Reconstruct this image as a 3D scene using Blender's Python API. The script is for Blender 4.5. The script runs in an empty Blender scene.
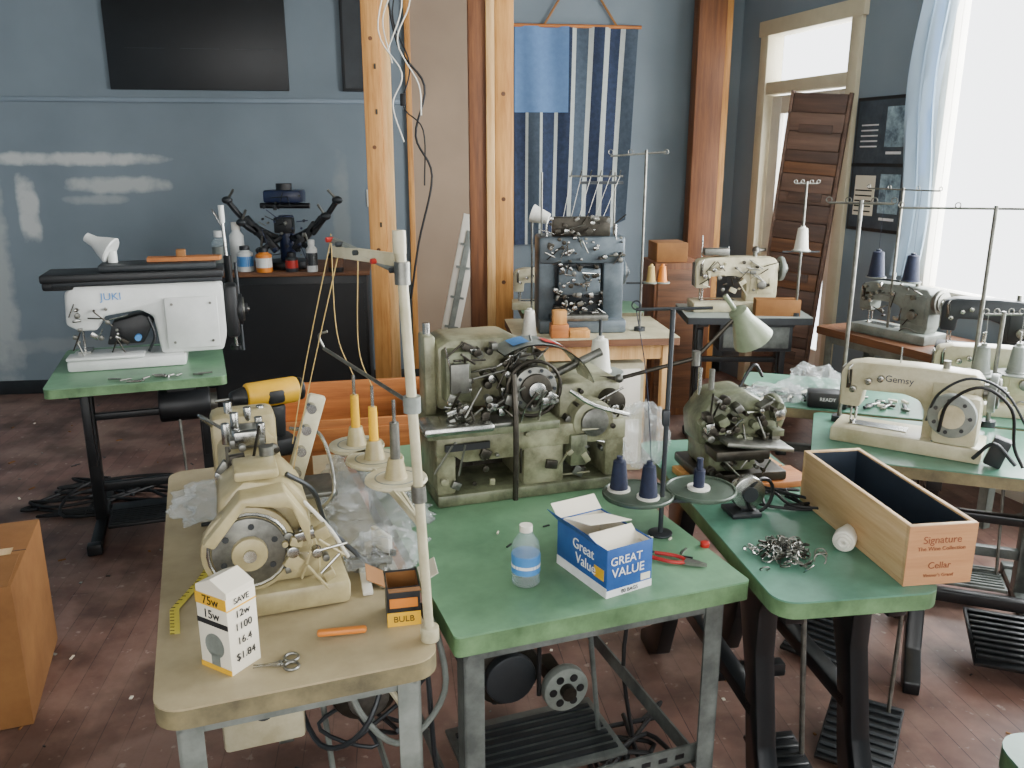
import bpy, bmesh, math, random
from mathutils import Vector, Matrix, Euler, noise
rad=math.radians
SC=bpy.context.scene

# ------------------------------------------------------------------ materials
def lin(h):
    h=h.lstrip('#'); o=[]
    for i in (0,2,4):
        c=int(h[i:i+2],16)/255
        o.append(c/12.92 if c<=.04045 else ((c+.055)/1.055)**2.4)
    return (*o,1)
def base(name):
    m=bpy.data.materials.new(name); m.use_nodes=True
    nt=m.node_tree; return m,nt,nt.nodes,nt.links,nt.nodes['Principled BSDF']
def M(name,c,rough=.5,metal=0,c2=None,scale=9,bump=0,lo=.35,hi=.7,dim=.72,stretch=None,coat=0):
    m,nt,N,L,P=base(name)
    a=lin(c); b=lin(c2) if c2 else tuple(x*dim for x in a[:3])+(1,)
    tc=N.new('ShaderNodeTexCoord'); src=tc.outputs['Object']
    if stretch:
        mp=N.new('ShaderNodeMapping'); mp.inputs['Scale'].default_value=stretch
        L.new(src,mp.inputs[0]); src=mp.outputs[0]
    n=N.new('ShaderNodeTexNoise'); n.inputs['Scale'].default_value=scale; n.inputs['Detail'].default_value=6
    n.inputs['Roughness'].default_value=.65
    L.new(src,n.inputs['Vector'])
    r=N.new('ShaderNodeValToRGB'); r.color_ramp.elements[0].position=lo; r.color_ramp.elements[1].position=hi
    r.color_ramp.elements[0].color=b; r.color_ramp.elements[1].color=a
    L.new(n.outputs[0],r.inputs[0]); L.new(r.outputs[0],P.inputs['Base Color'])
    P.inputs['Roughness'].default_value=rough; P.inputs['Metallic'].default_value=metal
    P.inputs['Coat Weight'].default_value=coat
    if bump:
        n2=N.new('ShaderNodeTexNoise'); n2.inputs['Scale'].default_value=scale*6; n2.inputs['Detail'].default_value=4
        L.new(src,n2.inputs['Vector'])
        bp=N.new('ShaderNodeBump'); bp.inputs['Strength'].default_value=bump; bp.inputs['Distance'].default_value=.004
        L.new(n2.outputs[0],bp.inputs['Height']); L.new(bp.outputs[0],P.inputs['Normal'])
    return m
def wood(name,c,c2,axis=2,scale=1,rough=.6):
    st=[22,22,22]; st[axis]=1.6
    return M(name,c,rough,0,c2,scale=scale*1.4,bump=.3,lo=.3,hi=.68,stretch=tuple(st))
def clear(name,c,alpha,rough=.15,tint=None):
    m,nt,N,L,P=base(name)
    P.inputs['Base Color'].default_value=lin(c); P.inputs['Roughness'].default_value=rough
    t=N.new('ShaderNodeBsdfTransparent'); t.inputs[0].default_value=lin(tint or c)
    mx=N.new('ShaderNodeMixShader'); mx.inputs[0].default_value=alpha
    L.new(t.outputs[0],mx.inputs[1]); L.new(P.outputs[0],mx.inputs[2])
    L.new(mx.outputs[0],N['Material Output'].inputs[0]); return m

m_black=M('black_paint','#17191b',.45)
m_blackgloss=M('black_enamel','#121517',.28)
m_dark=M('dark_grey_metal','#33373a',.45,.3)
m_grey=M('grey_paint','#6d736e',.5,.1,c2='#464b48',scale=14)
m_lgrey=M('light_grey_paint','#8c928b',.45,.1,c2='#646a64')
m_chrome=M('worn_steel','#c4c4be',.27,1,dim=.55,scale=30)
m_steel=M('dull_steel','#8c8c84',.42,.9,dim=.5,scale=25)
m_iron=M('oily_iron','#4a463e',.4,.8,dim=.5,scale=25)
m_beige=M('beige_enamel','#bcaf84',.35,c2='#938762',scale=10)
m_cream=M('cream_enamel','#cbc5a8',.35,c2='#a29a7b',scale=9)
m_olive=M('olive_enamel','#96967a',.35,.1,c2='#5f5e46',scale=11,lo=.38,hi=.62)
m_olive2=M('olive_green_enamel','#767b60',.4,.1,c2='#454835',scale=13,lo=.38,hi=.62)
m_white=M('white_enamel','#d8dad6',.35,dim=.85)
m_whitep=M('white_paint','#e2ded0',.5,dim=.85,scale=5)
m_paper=M('white_card','#e4dcc8',.7,dim=.92)
m_yel=M('yellow_plastic','#eab423',.4,dim=.8)
m_orange=M('orange_plastic','#d8802a',.45,dim=.8)
m_red=M('red_plastic','#b8261c',.4)
m_blue=M('blue_card','#285a9e',.5,c2='#1d4684')
m_lblue=M('light_blue','#4c8fd0',.5)
m_navy=M('navy_thread','#18213c',.75,dim=.6,scale=60,bump=.3)
m_navyp=M('navy_enamel','#1a2748',.35)
m_thread=M('white_thread','#deddd2',.8,dim=.85,scale=60)
m_tancone=M('tan_thread','#bb9f62',.8)
m_gtop=M('green_laminate','#6c9672',.4,c2='#4f7257',scale=4.5,lo=.32,hi=.62)
m_gtop2=M('green_laminate_teal','#5c8e78',.33,c2='#406857',scale=4.5,lo=.32,hi=.62)
m_btop=M('beige_laminate','#ad9f7d',.42,c2='#918466',scale=5,lo=.32,hi=.65)
m_edge=M('table_edge_wood','#857a58',.6,c2='#544e3a',scale=12)
m_gedge=M('green_edge','#6b8d62',.5,c2='#45603f',scale=12)
m_gtopl=M('grey_laminate','#8a938d',.4)
m_pine=wood('pine_wood_v','#d49d58','#a0682c',2)
m_pine2=wood('pine_wood_light','#dfb880','#b98849',2)
m_rust=wood('aged_brown_wood','#87552f','#57331e',2)
m_pineX=wood('pine_wood_x','#bf783a','#8b4e22',0)
m_pineY=wood('pine_wood_y','#d8ba8e','#b89260',1)
m_woodX=wood('brown_wood_x','#7a5032','#4c311f',0)
m_barn=wood('barn_wood','#705445','#4b382e',0)
m_barn2=wood('barn_wood_dark','#5b4235','#3a2a23',0)
m_card=M('cardboard','#986a3a',.8,c2='#7e5329',scale=4,bump=.1)
m_rubber=M('black_rubber','#0f0f10',.6)
m_bag=clear('clear_plastic_film','#eef2f2',.2,.12,'#fbfcfc')
m_bottle=clear('clear_bottle_plastic','#e4eef0',.16,.06,'#eef6f8')
m_glass=clear('window_glass','#f2f6f6',.05,.03,'#ffffff')
m_film=clear('plastic_sheet','#c8dbea',.5,.3,'#dcebf6')
m_tape=M('yellow_tape','#dccb4a',.5)
m_inkb=M('black_ink','#1b1b1b',.7)
m_inkr=M('brown_ink','#8a4a30',.7)
m_inkw=M('white_ink','#f0f0f0',.6)

# ------------------------------------------------------------------ builder
class B:
    def __init__(s,name,loc=(0,0,0),rot=0,tilt=(0,0),S=1):
        s.name=name; s.bm=bmesh.new(); s.mats=[]; s.S=S
        s.M=Matrix.Translation(Vector(loc))@Euler((rad(tilt[0]),rad(tilt[1]),rad(rot))).to_matrix().to_4x4()
    def mi(s,m):
        if m not in s.mats: s.mats.append(m)
        return s.mats.index(m)
    def add(s,t,mat,X=None):
        if X is not None: t.transform(X)
        i=s.mi(mat)
        for f in t.faces: f.material_index=i; f.smooth=True
        me=bpy.data.meshes.new('t'); t.to_mesh(me); t.free()
        s.bm.from_mesh(me); bpy.data.meshes.remove(me); return s
    def X(s,c,rot): return Matrix.Translation(Vector(c))@Euler([rad(a) for a in rot]).to_matrix().to_4x4()
    def box(s,c,size,mat,bev=0.0,rot=(0,0,0),seg=2):
        t=bmesh.new(); bmesh.ops.create_cube(t,size=1)
        for v in t.verts: v.co=Vector((v.co.x*size[0],v.co.y*size[1],v.co.z*size[2]))
        if bev: bmesh.ops.bevel(t,geom=t.edges[:],offset=min(bev,min(size)*.49),segments=seg,affect='EDGES',profile=.5)
        return s.add(t,mat,s.X(c,rot))
    def bx(s,x0,x1,y0,y1,z0,z1,mat,bev=0.0,seg=2):
        return s.box(((x0+x1)/2,(y0+y1)/2,(z0+z1)/2),(abs(x1-x0),abs(y1-y0),abs(z1-z0)),mat,bev,seg=seg)
    def cyl(s,p0,p1,r,mat,r2=None,seg=20,bev=0):
        p0=Vector(p0);p1=Vector(p1);d=p1-p0
        t=bmesh.new(); bmesh.ops.create_cone(t,cap_ends=True,segments=seg,radius1=r,radius2=r if r2 is None else r2,depth=d.length)
        if bev:
            ed=[e for e in t.edges if any(len(f.verts)>4 for f in e.link_faces)]
            bmesh.ops.bevel(t,geom=ed,offset=bev,segments=2,affect='EDGES',profile=.5)
        q=d.to_track_quat('Z','Y').to_matrix().to_4x4()
        return s.add(t,mat,Matrix.Translation((p0+p1)/2)@q)
    def lathe(s,prof,c,mat,rot=(0,0,0),seg=24):
        t=bmesh.new(); rings=[]
        for r,z in prof:
            rings.append([t.verts.new((max(r,1e-4)*math.cos(2*math.pi*k/seg),max(r,1e-4)*math.sin(2*math.pi*k/seg),z)) for k in range(seg)])
        for a,b in zip(rings,rings[1:]):
            for k in range(seg): t.faces.new((a[k],a[(k+1)%seg],b[(k+1)%seg],b[k]))
        t.faces.new(rings[0][::-1]); t.faces.new(rings[-1])
        bmesh.ops.recalc_face_normals(t,faces=t.faces[:])
        return s.add(t,mat,s.X(c,rot))
    def sph(s,c,r,mat,seg=16):
        t=bmesh.new(); bmesh.ops.create_uvsphere(t,u_segments=seg,v_segments=seg//2+2,radius=1)
        if not isinstance(r,tuple): r=(r,r,r)
        for v in t.verts: v.co=Vector((v.co.x*r[0],v.co.y*r[1],v.co.z*r[2]))
        return s.add(t,mat,Matrix.Translation(c))
    def tube(s,pts,r,mat,n=8,curve=True,sub=6):
        P=[Vector(p) for p in pts]
        if curve and len(P)>2:
            Q=[];E=[P[0]*2-P[1]]+P+[P[-1]*2-P[-2]]
            for i in range(1,len(E)-2):
                a,b,c,d=E[i-1:i+3]
                for k in range(sub):
                    u=k/sub
                    Q.append(.5*((2*b)+(c-a)*u+(2*a-5*b+4*c-d)*u*u+(3*b-3*c+d-a)*u**3))
            Q.append(P[-1]); P=Q
        t=bmesh.new(); rings=[]; up=None
        for i,p in enumerate(P):
            d=(P[min(i+1,len(P)-1)]-P[max(i-1,0)]).normalized()
            if up is None:
                up=Vector((0,0,1)) if abs(d.z)<.9 else Vector((1,0,0))
            sx=d.cross(up)
            if sx.length<1e-5: sx=d.orthogonal()
            sx.normalize(); up=sx.cross(d).normalized()
            rings.append([t.verts.new(p+(sx*math.cos(2*math.pi*k/n)+up*math.sin(2*math.pi*k/n))*r) for k in range(n)])
        for a,b in zip(rings,rings[1:]):
            for k in range(n): t.faces.new((a[k],a[(k+1)%n],b[(k+1)%n],b[k]))
        t.faces.new(rings[0][::-1]); t.faces.new(rings[-1])
        bmesh.ops.recalc_face_normals(t,faces=t.faces[:])
        return s.add(t,mat)
    def prism(s,poly,d0,d1,mat,axis='y',bev=0,c=(0,0,0),rot=(0,0,0)):
        t=bmesh.new()
        def mk(a,b,d):
            return (a,d,b) if axis=='y' else ((d,a,b) if axis=='x' else (a,b,d))
        v0=[t.verts.new(mk(a,b,d0)) for a,b in poly]; v1=[t.verts.new(mk(a,b,d1)) for a,b in poly]
        n=len(poly)
        t.faces.new(v0); t.faces.new(v1[::-1])
        for k in range(n): t.faces.new((v0[k],v1[k],v1[(k+1)%n],v0[(k+1)%n]))
        bmesh.ops.recalc_face_normals(t,faces=t.faces[:])
        if bev: bmesh.ops.bevel(t,geom=t.edges[:],offset=bev,segments=2,affect='EDGES',profile=.5)
        return s.add(t,mat,s.X(c,rot))
    def torus(s,c,R,r,mat,rot=(0,0,0),n=24,a0=0,a1=360):
        X=s.X(c,rot); k=max(4,int(n*(a1-a0)/360))
        pts=[X@Vector((R*math.cos(rad(a0+(a1-a0)*i/k)),R*math.sin(rad(a0+(a1-a0)*i/k)),0)) for i in range(k+1)]
        return s.tube(pts,r,mat,6,False)
    def text(s,txt,c,size,mat,rot=(90,0,0),ext=.0004):
        cu=bpy.data.curves.new('t','FONT'); cu.body=txt; cu.size=size; cu.align_x='CENTER'; cu.align_y='CENTER'; cu.extrude=ext
        ob=bpy.data.objects.new('t',cu); SC.collection.objects.link(ob)
        bpy.context.view_layer.update()
        me=bpy.data.meshes.new_from_object(ob.evaluated_get(bpy.context.evaluated_depsgraph_get()))
        t=bmesh.new(); t.from_mesh(me); bpy.data.objects.remove(ob); bpy.data.meshes.remove(me); bpy.data.curves.remove(cu)
        return s.add(t,mat,s.X(c,rot))
    def sheet(s,f,nu,nv,mat):
        t=bmesh.new(); g=[[t.verts.new(f(i/nu,j/nv)) for j in range(nv+1)] for i in range(nu+1)]
        for i in range(nu):
            for j in range(nv): t.faces.new((g[i][j],g[i+1][j],g[i+1][j+1],g[i][j+1]))
        return s.add(t,mat)
    def greeble(s,x0,x1,y,z0,z1,n,seed,mats=None,out=.02):
        R=random.Random(seed); mats=mats or [m_chrome,m_steel,m_iron]
        for i in range(n):
            x=R.uniform(x0,x1); z=R.uniform(z0,z1); m=R.choice(mats); k=R.random()
            if k<.4:
                r=R.uniform(.004,.013); s.cyl((x,y,z),(x,y-R.uniform(.4,1)*out,z),r,m,seg=12,bev=r*.2)
            elif k<.7:
                s.box((x,y-out*.4,z),(R.uniform(.01,.04),out*.8,R.uniform(.008,.03)),m,.002,rot=(0,R.uniform(-40,40),0))
            else:
                a=R.uniform(0,3.14); l=R.uniform(.02,.05)
                s.cyl((x-l*math.cos(a),y-out*R.random(),z-l*math.sin(a)),(x+l*math.cos(a),y-out,z+l*math.sin(a)),.003,m,seg=8)
        return s
    def done(s):
        me=bpy.data.meshes.new(s.name)
        if s.S!=1: s.bm.transform(Matrix.Scale(s.S,4))
        s.bm.to_mesh(me); s.bm.free()
        for m in s.mats: me.materials.append(m)
        me.set_sharp_from_angle(angle=rad(38))
        ob=bpy.data.objects.new(s.name,me); SC.collection.objects.link(ob); ob.matrix_world=s.M
        return ob
def rrect(w,d,r,x=0,y=0,n=5):
    o=[]
    for cx,cy,a in ((w-r,r,-90),(w-r,d-r,0),(r,d-r,90),(r,r,180)):
        for k in range(n+1):
            t=rad(a+90*k/n); o.append((x+cx+r*math.cos(t),y+cy+r*math.sin(t)))
    return o
def openbox(b,w,l,h,t,mo,mi):
    b.bx(0,w,0,l,0,t,mo); b.bx(0,w,0,t,t,h,mo,.001); b.bx(0,w,l-t,l,t,h,mo,.001)
    b.bx(0,t,t,l-t,t,h,mo,.001); b.bx(w-t,w,t,l-t,t,h,mo,.001)
    e=.0012
    b.bx(t,w-t,t,l-t,t,t+e,mi); b.bx(t,w-t,t,t+e,t,h-.004,mi); b.bx(t,w-t,l-t-e,l-t,t,h-.004,mi)
    b.bx(t,t+e,t,l-t,t,h-.004,mi); b.bx(w-t-e,w-t,t,l-t,t,h-.004,mi)

# ------------------------------------------------------------------ room
ROOMH=3.2
def wall_mat(name,c,c2,patches=()):
    m,nt,N,L,P=base(name)
    tc=N.new('ShaderNodeTexCoord'); n=N.new('ShaderNodeTexNoise'); n.inputs['Scale'].default_value=1.6; n.inputs['Detail'].default_value=7
    L.new(tc.outputs['Object'],n.inputs['Vector'])
    r=N.new('ShaderNodeValToRGB'); r.color_ramp.elements[0].position=.3; r.color_ramp.elements[1].position=.7
    r.color_ramp.elements[0].color=lin(c2); r.color_ramp.elements[1].color=lin(c)
    L.new(n.outputs[0],r.inputs[0]); col=r.outputs[0]
    sep=N.new('ShaderNodeSeparateXYZ'); L.new(tc.outputs['Object'],sep.inputs[0])
    n2=N.new('ShaderNodeTexNoise'); n2.inputs['Scale'].default_value=9; n2.inputs['Detail'].default_value=5
    L.new(tc.outputs['Object'],n2.inputs['Vector'])
    def mth(op,a,b=None):
        q=N.new('ShaderNodeMath'); q.operation=op
        for i,v in enumerate((a,b)):
            if v is None: continue
            if isinstance(v,(int,float)): q.inputs[i].default_value=v
            else: L.new(v,q.inputs[i])
        return q.outputs[0]
    for (cx,cz,rx,rz,pc,st) in patches:
        dx=mth('DIVIDE',mth('SUBTRACT',sep.outputs[0],cx),rx); dz=mth('DIVIDE',mth('SUBTRACT',sep.outputs[2],cz),rz)
        d=mth('ADD',mth('POWER',mth('ABSOLUTE',dx),4.0),mth('POWER',mth('ABSOLUTE',dz),2.0))
        d=mth('ADD',d,mth('MULTIPLY',mth('SUBTRACT',n2.outputs[0],.5),3.0))
        mr=N.new('ShaderNodeMapRange'); mr.inputs[1].default_value=.3; mr.inputs[2].default_value=1.5
        mr.inputs[3].default_value=st; mr.inputs[4].default_value=0; L.new(d,mr.inputs[0])
        mx=N.new('ShaderNodeMix'); mx.data_type='RGBA'; mx.inputs[7].default_value=lin(pc)
        L.new(mr.outputs[0],mx.inputs[0]); L.new(col,mx.inputs[6]); col=mx.outputs[2]
    L.new(col,P.inputs['Base Color']); P.inputs['Roughness'].default_value=.75
    bp=N.new('ShaderNodeBump'); bp.inputs['Strength'].default_value=.12; bp.inputs['Distance'].default_value=.01
    L.new(n2.outputs[0],bp.inputs['Height']); L.new(bp.outputs[0],P.inputs['Normal'])
    return m
m_wall=wall_mat('blue_grey_wall_paint','#76828a','#69757d',[
    (-4.75,1.63,.65,.04,'#c4c6c2',.8),(-5.0,1.3,.07,.2,'#c6c8c4',.75),(-4.4,1.46,.33,.05,'#bcbfbb',.7),
    (-4.55,1.36,.2,.03,'#a9aeac',.5),(-5.32,.95,.16,.85,'#a3a8a6',.75),(-4.8,.35,.8,.05,'#979c9b',.4),(-2.9,1.1,.06,.5,'#8b918f',.5)])
m_wall2=wall_mat('blue_grey_wall_paint_side','#7f8c96','#727f8a')
m_tan=wall_mat('unpainted_tan_board','#9b8670','#877461')
m_ceil=wall_mat('ceiling_paint','#9a9b96','#8b8c87')
BW=dict(loc=(1.66,6.56,0),rot=7.4)
b=B('wall_back',**BW); b.bx(-5.7,.1,0,.12,0,ROOMH,m_wall); b.done()
b=B('trim_1',**BW); b.bx(-5.45,-2.45,-.022,0,2.0,2.03,m_wall2,.006); b.done()
b=B('baseboard_back',**BW); b.bx(-5.4,-.02,-.015,0,0,.1,m_dark,.004); b.done()
b=B('wall_panel_tan',**BW); b.bx(-2.42,-1.76,-.02,-.001,.1,ROOMH-.01,m_tan); b.bx(-2.42,-2.38,-.03,-.02,.1,ROOMH-.01,m_pine,.003); b.done()
b=B('wall_left',(-3.78,0,0)); b.bx(-.12,0,-1.6,5.86,0,ROOMH,m_wall2); b.done()
b=B('wall_front',(0,-1.6,0)); 
b.bx(-3.9,-2.2,-.12,0,0,ROOMH,m_wall2); b.bx(2.6,4.4,-.12,0,0,ROOMH,m_wall2); b.bx(-2.2,2.6,-.12,0,0,.9,m_wall2); b.bx(-2.2,2.6,-.12,0,2.7,ROOMH,m_wall2); b.done()
b=B('rear_fill_window',(0,-1.6,0))  # unseen window, added behind the camera as an opening for fill light
for x in (-2.2,-.6,1.0,2.55): b.bx(x,x+.05,-.1,-.02,.9,2.7,m_whitep,.004)
b.bx(-2.2,2.6,-.1,-.02,.9,.95,m_whitep); b.bx(-2.2,2.6,-.1,-.02,2.65,2.7,m_whitep); b.bx(-2.15,2.55,-.065,-.06,.95,2.65,m_glass); b.done()
RW=dict(loc=(1.66,6.56,0),rot=-72.2)
b=B('wall_right',**RW)
def seg(s0,s1,z0,z1): b.bx(s0,s1,0,.12,z0,z1,m_wall2)
seg(-.1,.34,0,ROOMH); seg(.34,1.24,2.5,ROOMH); seg(1.24,1.92,0,ROOMH); seg(1.92,4.7,0,.9); seg(1.92,4.7,2.85,ROOMH)
seg(4.7,5.0,0,ROOMH); seg(5.0,7.6,0,.9); seg(5.0,7.6,2.85,ROOMH); seg(7.6,8.6,0,ROOMH); b.done()
b=B('baseboard_right',**RW); b.bx(1.32,8.4,-.015,0,0,.1,m_whitep,.004); b.done()
def window(name,s0,s1,z0,z1,nm):
    b=B(name,**RW); t=.05
    b.bx(s0,s1,.01,.1,z0,z0+t,m_whitep,.004); b.bx(s0,s1,.01,.1,z1-t,z1,m_whitep,.004)
    for k in range(nm+1):
        x=s0+(s1-s0-t)*k/nm; b.bx(x,x+t,.01,.1,z0+t,z1-t,m_whitep,.004)
    b.bx(s0+t,s1-t,.05,.055,z0+t,z1-t,m_glass)
    b.bx(s0-.04,s1+.04,-.04,.02,z0-.03,z0,m_whitep,.005)
    b.done()
window('window_1',1.92,4.7,.9,2.85,1); window('window_3',5.0,7.6,.9,2.85,2)
b=B('door_1',**RW); m_dtrim=M('cream_door_trim','#cdc3a6',.5,dim=.85,scale=5)
w0,w1=.34,1.24
for x0,x1 in ((w0-.06,w0+.03),(w1-.03,w1+.06)): b.bx(x0,x1,-.03,.1,0,2.5,m_dtrim,.006)
b.bx(w0-.08,w1+.08,-.035,.1,2.44,2.54,m_dtrim,.006); b.bx(w0,w1,-.02,.09,2.06,2.14,m_dtrim,.006)
b.bx(w0+.03,w1-.03,.03,.035,2.14,2.44,m_glass)
a0,a1=w0+.04,w1-.04
b.bx(a0,a0+.11,.03,.07,.02,2.05,m_whitep,.005); b.bx(a1-.11,a1,.03,.07,.02,2.05,m_whitep,.005)
b.bx(a0+.11,a1-.11,.03,.07,1.93,2.05,m_whitep,.005); b.bx(a0+.11,a1-.11,.03,.07,.02,.4,m_whitep,.005)
b.bx(a0+.11,a1-.11,.048,.052,.4,1.93,m_glass)
b.cyl((a0+.05,.03,1.0),(a0+.05,-.03,1.0),.012,m_steel); b.sph((a0+.05,-.045,1.0),.028,m_steel)
b.done()
b=B('ceiling'); b.prism([(-3.9,-1.7),(4.5,-1.7),(4.4,-1.2),(1.8,6.7),(-3.95,5.98)],ROOMH,ROOMH+.1,m_ceil,'z'); b.done()
m,nt,N,L,P=base('worn_plank_floor'); m_floor=m
tc=N.new('ShaderNodeTexCoord'); mp=N.new('ShaderNodeMapping'); mp.inputs['Rotation'].default_value=(0,0,rad(82)); L.new(tc.outputs['Object'],mp.inputs[0])
br=N.new('ShaderNodeTexBrick'); br.inputs['Scale'].default_value=1; br.inputs['Brick Width'].default_value=3.2; br.inputs['Row Height'].default_value=.075
br.inputs['Mortar Size'].default_value=.0014; br.inputs['Color1'].default_value=lin('#7d5d52'); br.inputs['Color2'].default_value=lin('#6a4d44'); br.inputs['Mortar'].default_value=lin('#3c2b26')
L.new(mp.outputs[0],br.inputs['Vector'])
n1=N.new('ShaderNodeTexNoise'); n1.inputs['Scale'].default_value=1.7; n1.inputs['Detail'].default_value=10; n1.inputs['Roughness'].default_value=.75; L.new(tc.outputs['Object'],n1.inputs['Vector'])
n3=N.new('ShaderNodeTexNoise'); n3.inputs['Scale'].default_value=26; n3.inputs['Detail'].default_value=5; L.new(tc.outputs['Object'],n3.inputs['Vector'])
r1=N.new('ShaderNodeValToRGB'); r1.color_ramp.elements[0].position=.42; r1.color_ramp.elements[0].color=(0,0,0,1); r1.color_ramp.elements[1].position=.62; r1.color_ramp.elements[1].color=(.85,.85,.85,1)
L.new(n1.outputs[0],r1.inputs[0])
mx=N.new('ShaderNodeMix'); mx.data_type='RGBA'
L.new(r1.outputs[0],mx.inputs[0]); L.new(br.outputs[0],mx.inputs[6]); mx.inputs[7].default_value=lin('#8a7164')
r2=N.new('ShaderNodeValToRGB'); r2.color_ramp.elements[0].position=.64; r2.color_ramp.elements[0].color=(0,0,0,1); r2.color_ramp.elements[1].position=.72; r2.color_ramp.elements[1].color=(.6,.6,.6,1)
L.new(n3.outputs[0],r2.inputs[0])
mx2=N.new('ShaderNodeMix'); mx2.data_type='RGBA'; mx2.inputs[7].default_value=lin('#b5a89c'); L.new(r2.outputs[0],mx2.inputs[0]); L.new(mx.outputs[2],mx2.inputs[6])
n5=N.new('ShaderNodeTexNoise'); n5.inputs['Scale'].default_value=4; n5.inputs['Detail'].default_value=8; L.new(tc.outputs['Object'],n5.inputs['Vector'])
r5=N.new('ShaderNodeValToRGB'); r5.color_ramp.elements[0].position=.38; r5.color_ramp.elements[0].color=(.5,.48,.47,1); r5.color_ramp.elements[1].position=.55; r5.color_ramp.elements[1].color=(1,1,1,1); L.new(n5.outputs[0],r5.inputs[0])
mx3=N.new('ShaderNodeMix'); mx3.data_type='RGBA'; mx3.blend_type='MULTIPLY'; mx3.inputs[0].default_value=1; L.new(mx2.outputs[2],mx3.inputs[6]); L.new(r5.outputs[0],mx3.inputs[7])
L.new(mx3.outputs[2],P.inputs['Base Color']); P.inputs['Roughness'].default_value=.5
b=B('floor'); b.prism([(-3.9,-1.7),(4.5,-1.7),(4.4,-1.2),(1.8,6.7),(-3.95,5.98)],-.1,0,m_floor,'z'); b.done()
b=B('floor_debris'); R=random.Random(99)
for k in range(170):
    x=R.uniform(-3.4,-.8) if k%3 else R.uniform(-.8,2); y=R.uniform(1.9,5.6); s=R.uniform(.003,.011)
    b.box((x,y,.002),(s*R.uniform(1,4),s,.003),R.choice([m_paper,m_lgrey,m_card,m_dark,m_lgrey]),rot=(0,0,R.uniform(0,180)))
b.done()

# posts
b=B('wood_post',(-.86,5.2,0),5); b.bx(0,.10,0,.14,0,ROOMH-.002,m_pine,.004); b.bx(.10,.155,.03,.12,0,ROOMH-.002,m_pine2,.003)
for z in (1.1,1.7,2.3): b.cyl((.05,-.002,z),(.05,.01,z+.002),.012,m_woodX,seg=12)
for z in (1.25,1.9,2.15): b.box((.07,-.001,z),(.012,.004,.03),m_iron)
b.done()
b=B('wood_post',(-.25,5.2,0),5); b.bx(0,.10,.02,.15,0,ROOMH-.002,m_rust,.004); b.bx(.10,.15,.0,.14,0,ROOMH-.002,m_pine2,.003); b.bx(.151,.26,0,.1,0,ROOMH-.002,m_pine,.004)
for z in (.9,1.4,2.0): b.cyl((.2,-.002,z),(.2,.01,z+.002),.013,m_woodX,seg=12)
b.done()
b=B('wood_post',(1.285,6.28,0),7.4); b.bx(0,.2,0,.12,0,ROOMH-.002,m_rust,.005); b.bx(.2,.25,.02,.12,0,ROOMH-.002,m_pine,.003); b.done()
b=B('wall_board',**BW); b.bx(-4.37,-3.21,-.025,-.002,2.08,2.66,m_black,.003)
for k in range(3): b.bx(-4.25+k*.35,-4.0+k*.35,-.027,-.025,2.34,2.343,m_dark)
b.done()
b=B('framed_chalkboard',**BW); b.bx(-2.85,-2.6,-.03,-.002,2.08,2.95,m_black,.004); b.bx(-2.83,-2.62,-.034,-.03,2.1,2.93,m_dark)
b.done()

# flag quilt
b=B('denim_flag_quilt',**BW)
m_fl=[M('denim_dark','#2a3650',.9,c2='#1e273b',scale=30),M('denim_light','#b3bab4',.9,dim=.85,scale=30),M('denim_grey','#46525f',.9,c2='#37424e',scale=30)]
m_den=M('denim_blue','#5f80ac',.9,dim=.85,scale=25)
X0,X1,Z0,Z1=-1.66,-.78,1.02,2.52
def wav(x,z): return -.03-.014*math.sin(x*26+z*1.5)-.01*math.sin(x*9-z*3)
wd=[(.085,0),(.02,1),(.085,2),(.02,1),(.09,0),(.025,1),(.09,0),(.03,1),(.09,2),(.035,1),(.08,0),(.04,1),(.08,0),(.035,1),(.09,2)]
tot=sum(q[0] for q in wd); xa=X0
for wq,mk in wd:
    xb=xa+(X1-X0)*wq/tot
    def f(u,v,xa=xa,xb=xb):
        x=xa+(xb-xa)*u; zb=Z0+.5*max(0,(x-X1+.35)); z=zb+(Z1-zb)*v; return Vector((x-(1-v)*.06*(x-X0),wav(x,z),z))
    b.sheet(f,3,30,m_fl[mk]); xa=xb
b.sheet(lambda u,v:Vector((X0+.38*u,wav(X0+.38*u,1.93+.57*v)-.012,1.95+.57*v)),10,12,m_den)
b.cyl((X0-.02,-.03,Z1+.005),(X1+.02,-.03,Z1+.005),.012,m_pineX)
b.tube([(X0+.2,-.03,Z1),(X0+.45,-.03,Z1+.4)],.008,m_card,curve=False); b.tube([(X1-.15,-.03,Z1),(X0+.45,-.03,Z1+.4)],.008,m_card,curve=False)
b.done()
b=B('wood_strip',**BW); b.bx(-1.72,-1.69,-.03,-.002,.9,1.95,m_pine); b.done()
b=B('leaning_shelf_board',(-.52,5.55,0.01),8,(0,12)); b.bx(-.06,.06,-.012,.012,0,1.3,m_whitep,.003)
for z in (.15,.35,.55,.75,.95,1.1): b.bx(-.045,.045,-.022,-.012,z,z+.015,m_lgrey)
b.bx(-.02,.02,-.02,-.012,.1,1.2,m_lgrey,.003)
b.done()
b=B('hanging_cable',(0,0,0))
b.tube([(-.6,4.6,3.19),(-.63,4.6,2.6),(-.58,4.6,2.2),(-.45,4.62,2.0),(-.5,4.6,1.75),(-.42,4.6,1.55),(-.5,4.6,1.2),(-.55,4.6,.9)],.006,m_rubber)
b.tube([(-.56,4.6,3.19),(-.5,4.6,2.7),(-.6,4.6,2.35),(-.52,4.6,2.1),(-.56,4.6,1.9),(-.46,4.6,1.78),(-.46,4.6,1.5)],.004,m_rubber)
b.box((-.56,4.6,1.93),(.03,.02,.06),m_rubber,.005)
b.done()
b=B('hanging_cable',(0,0,0))
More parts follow.
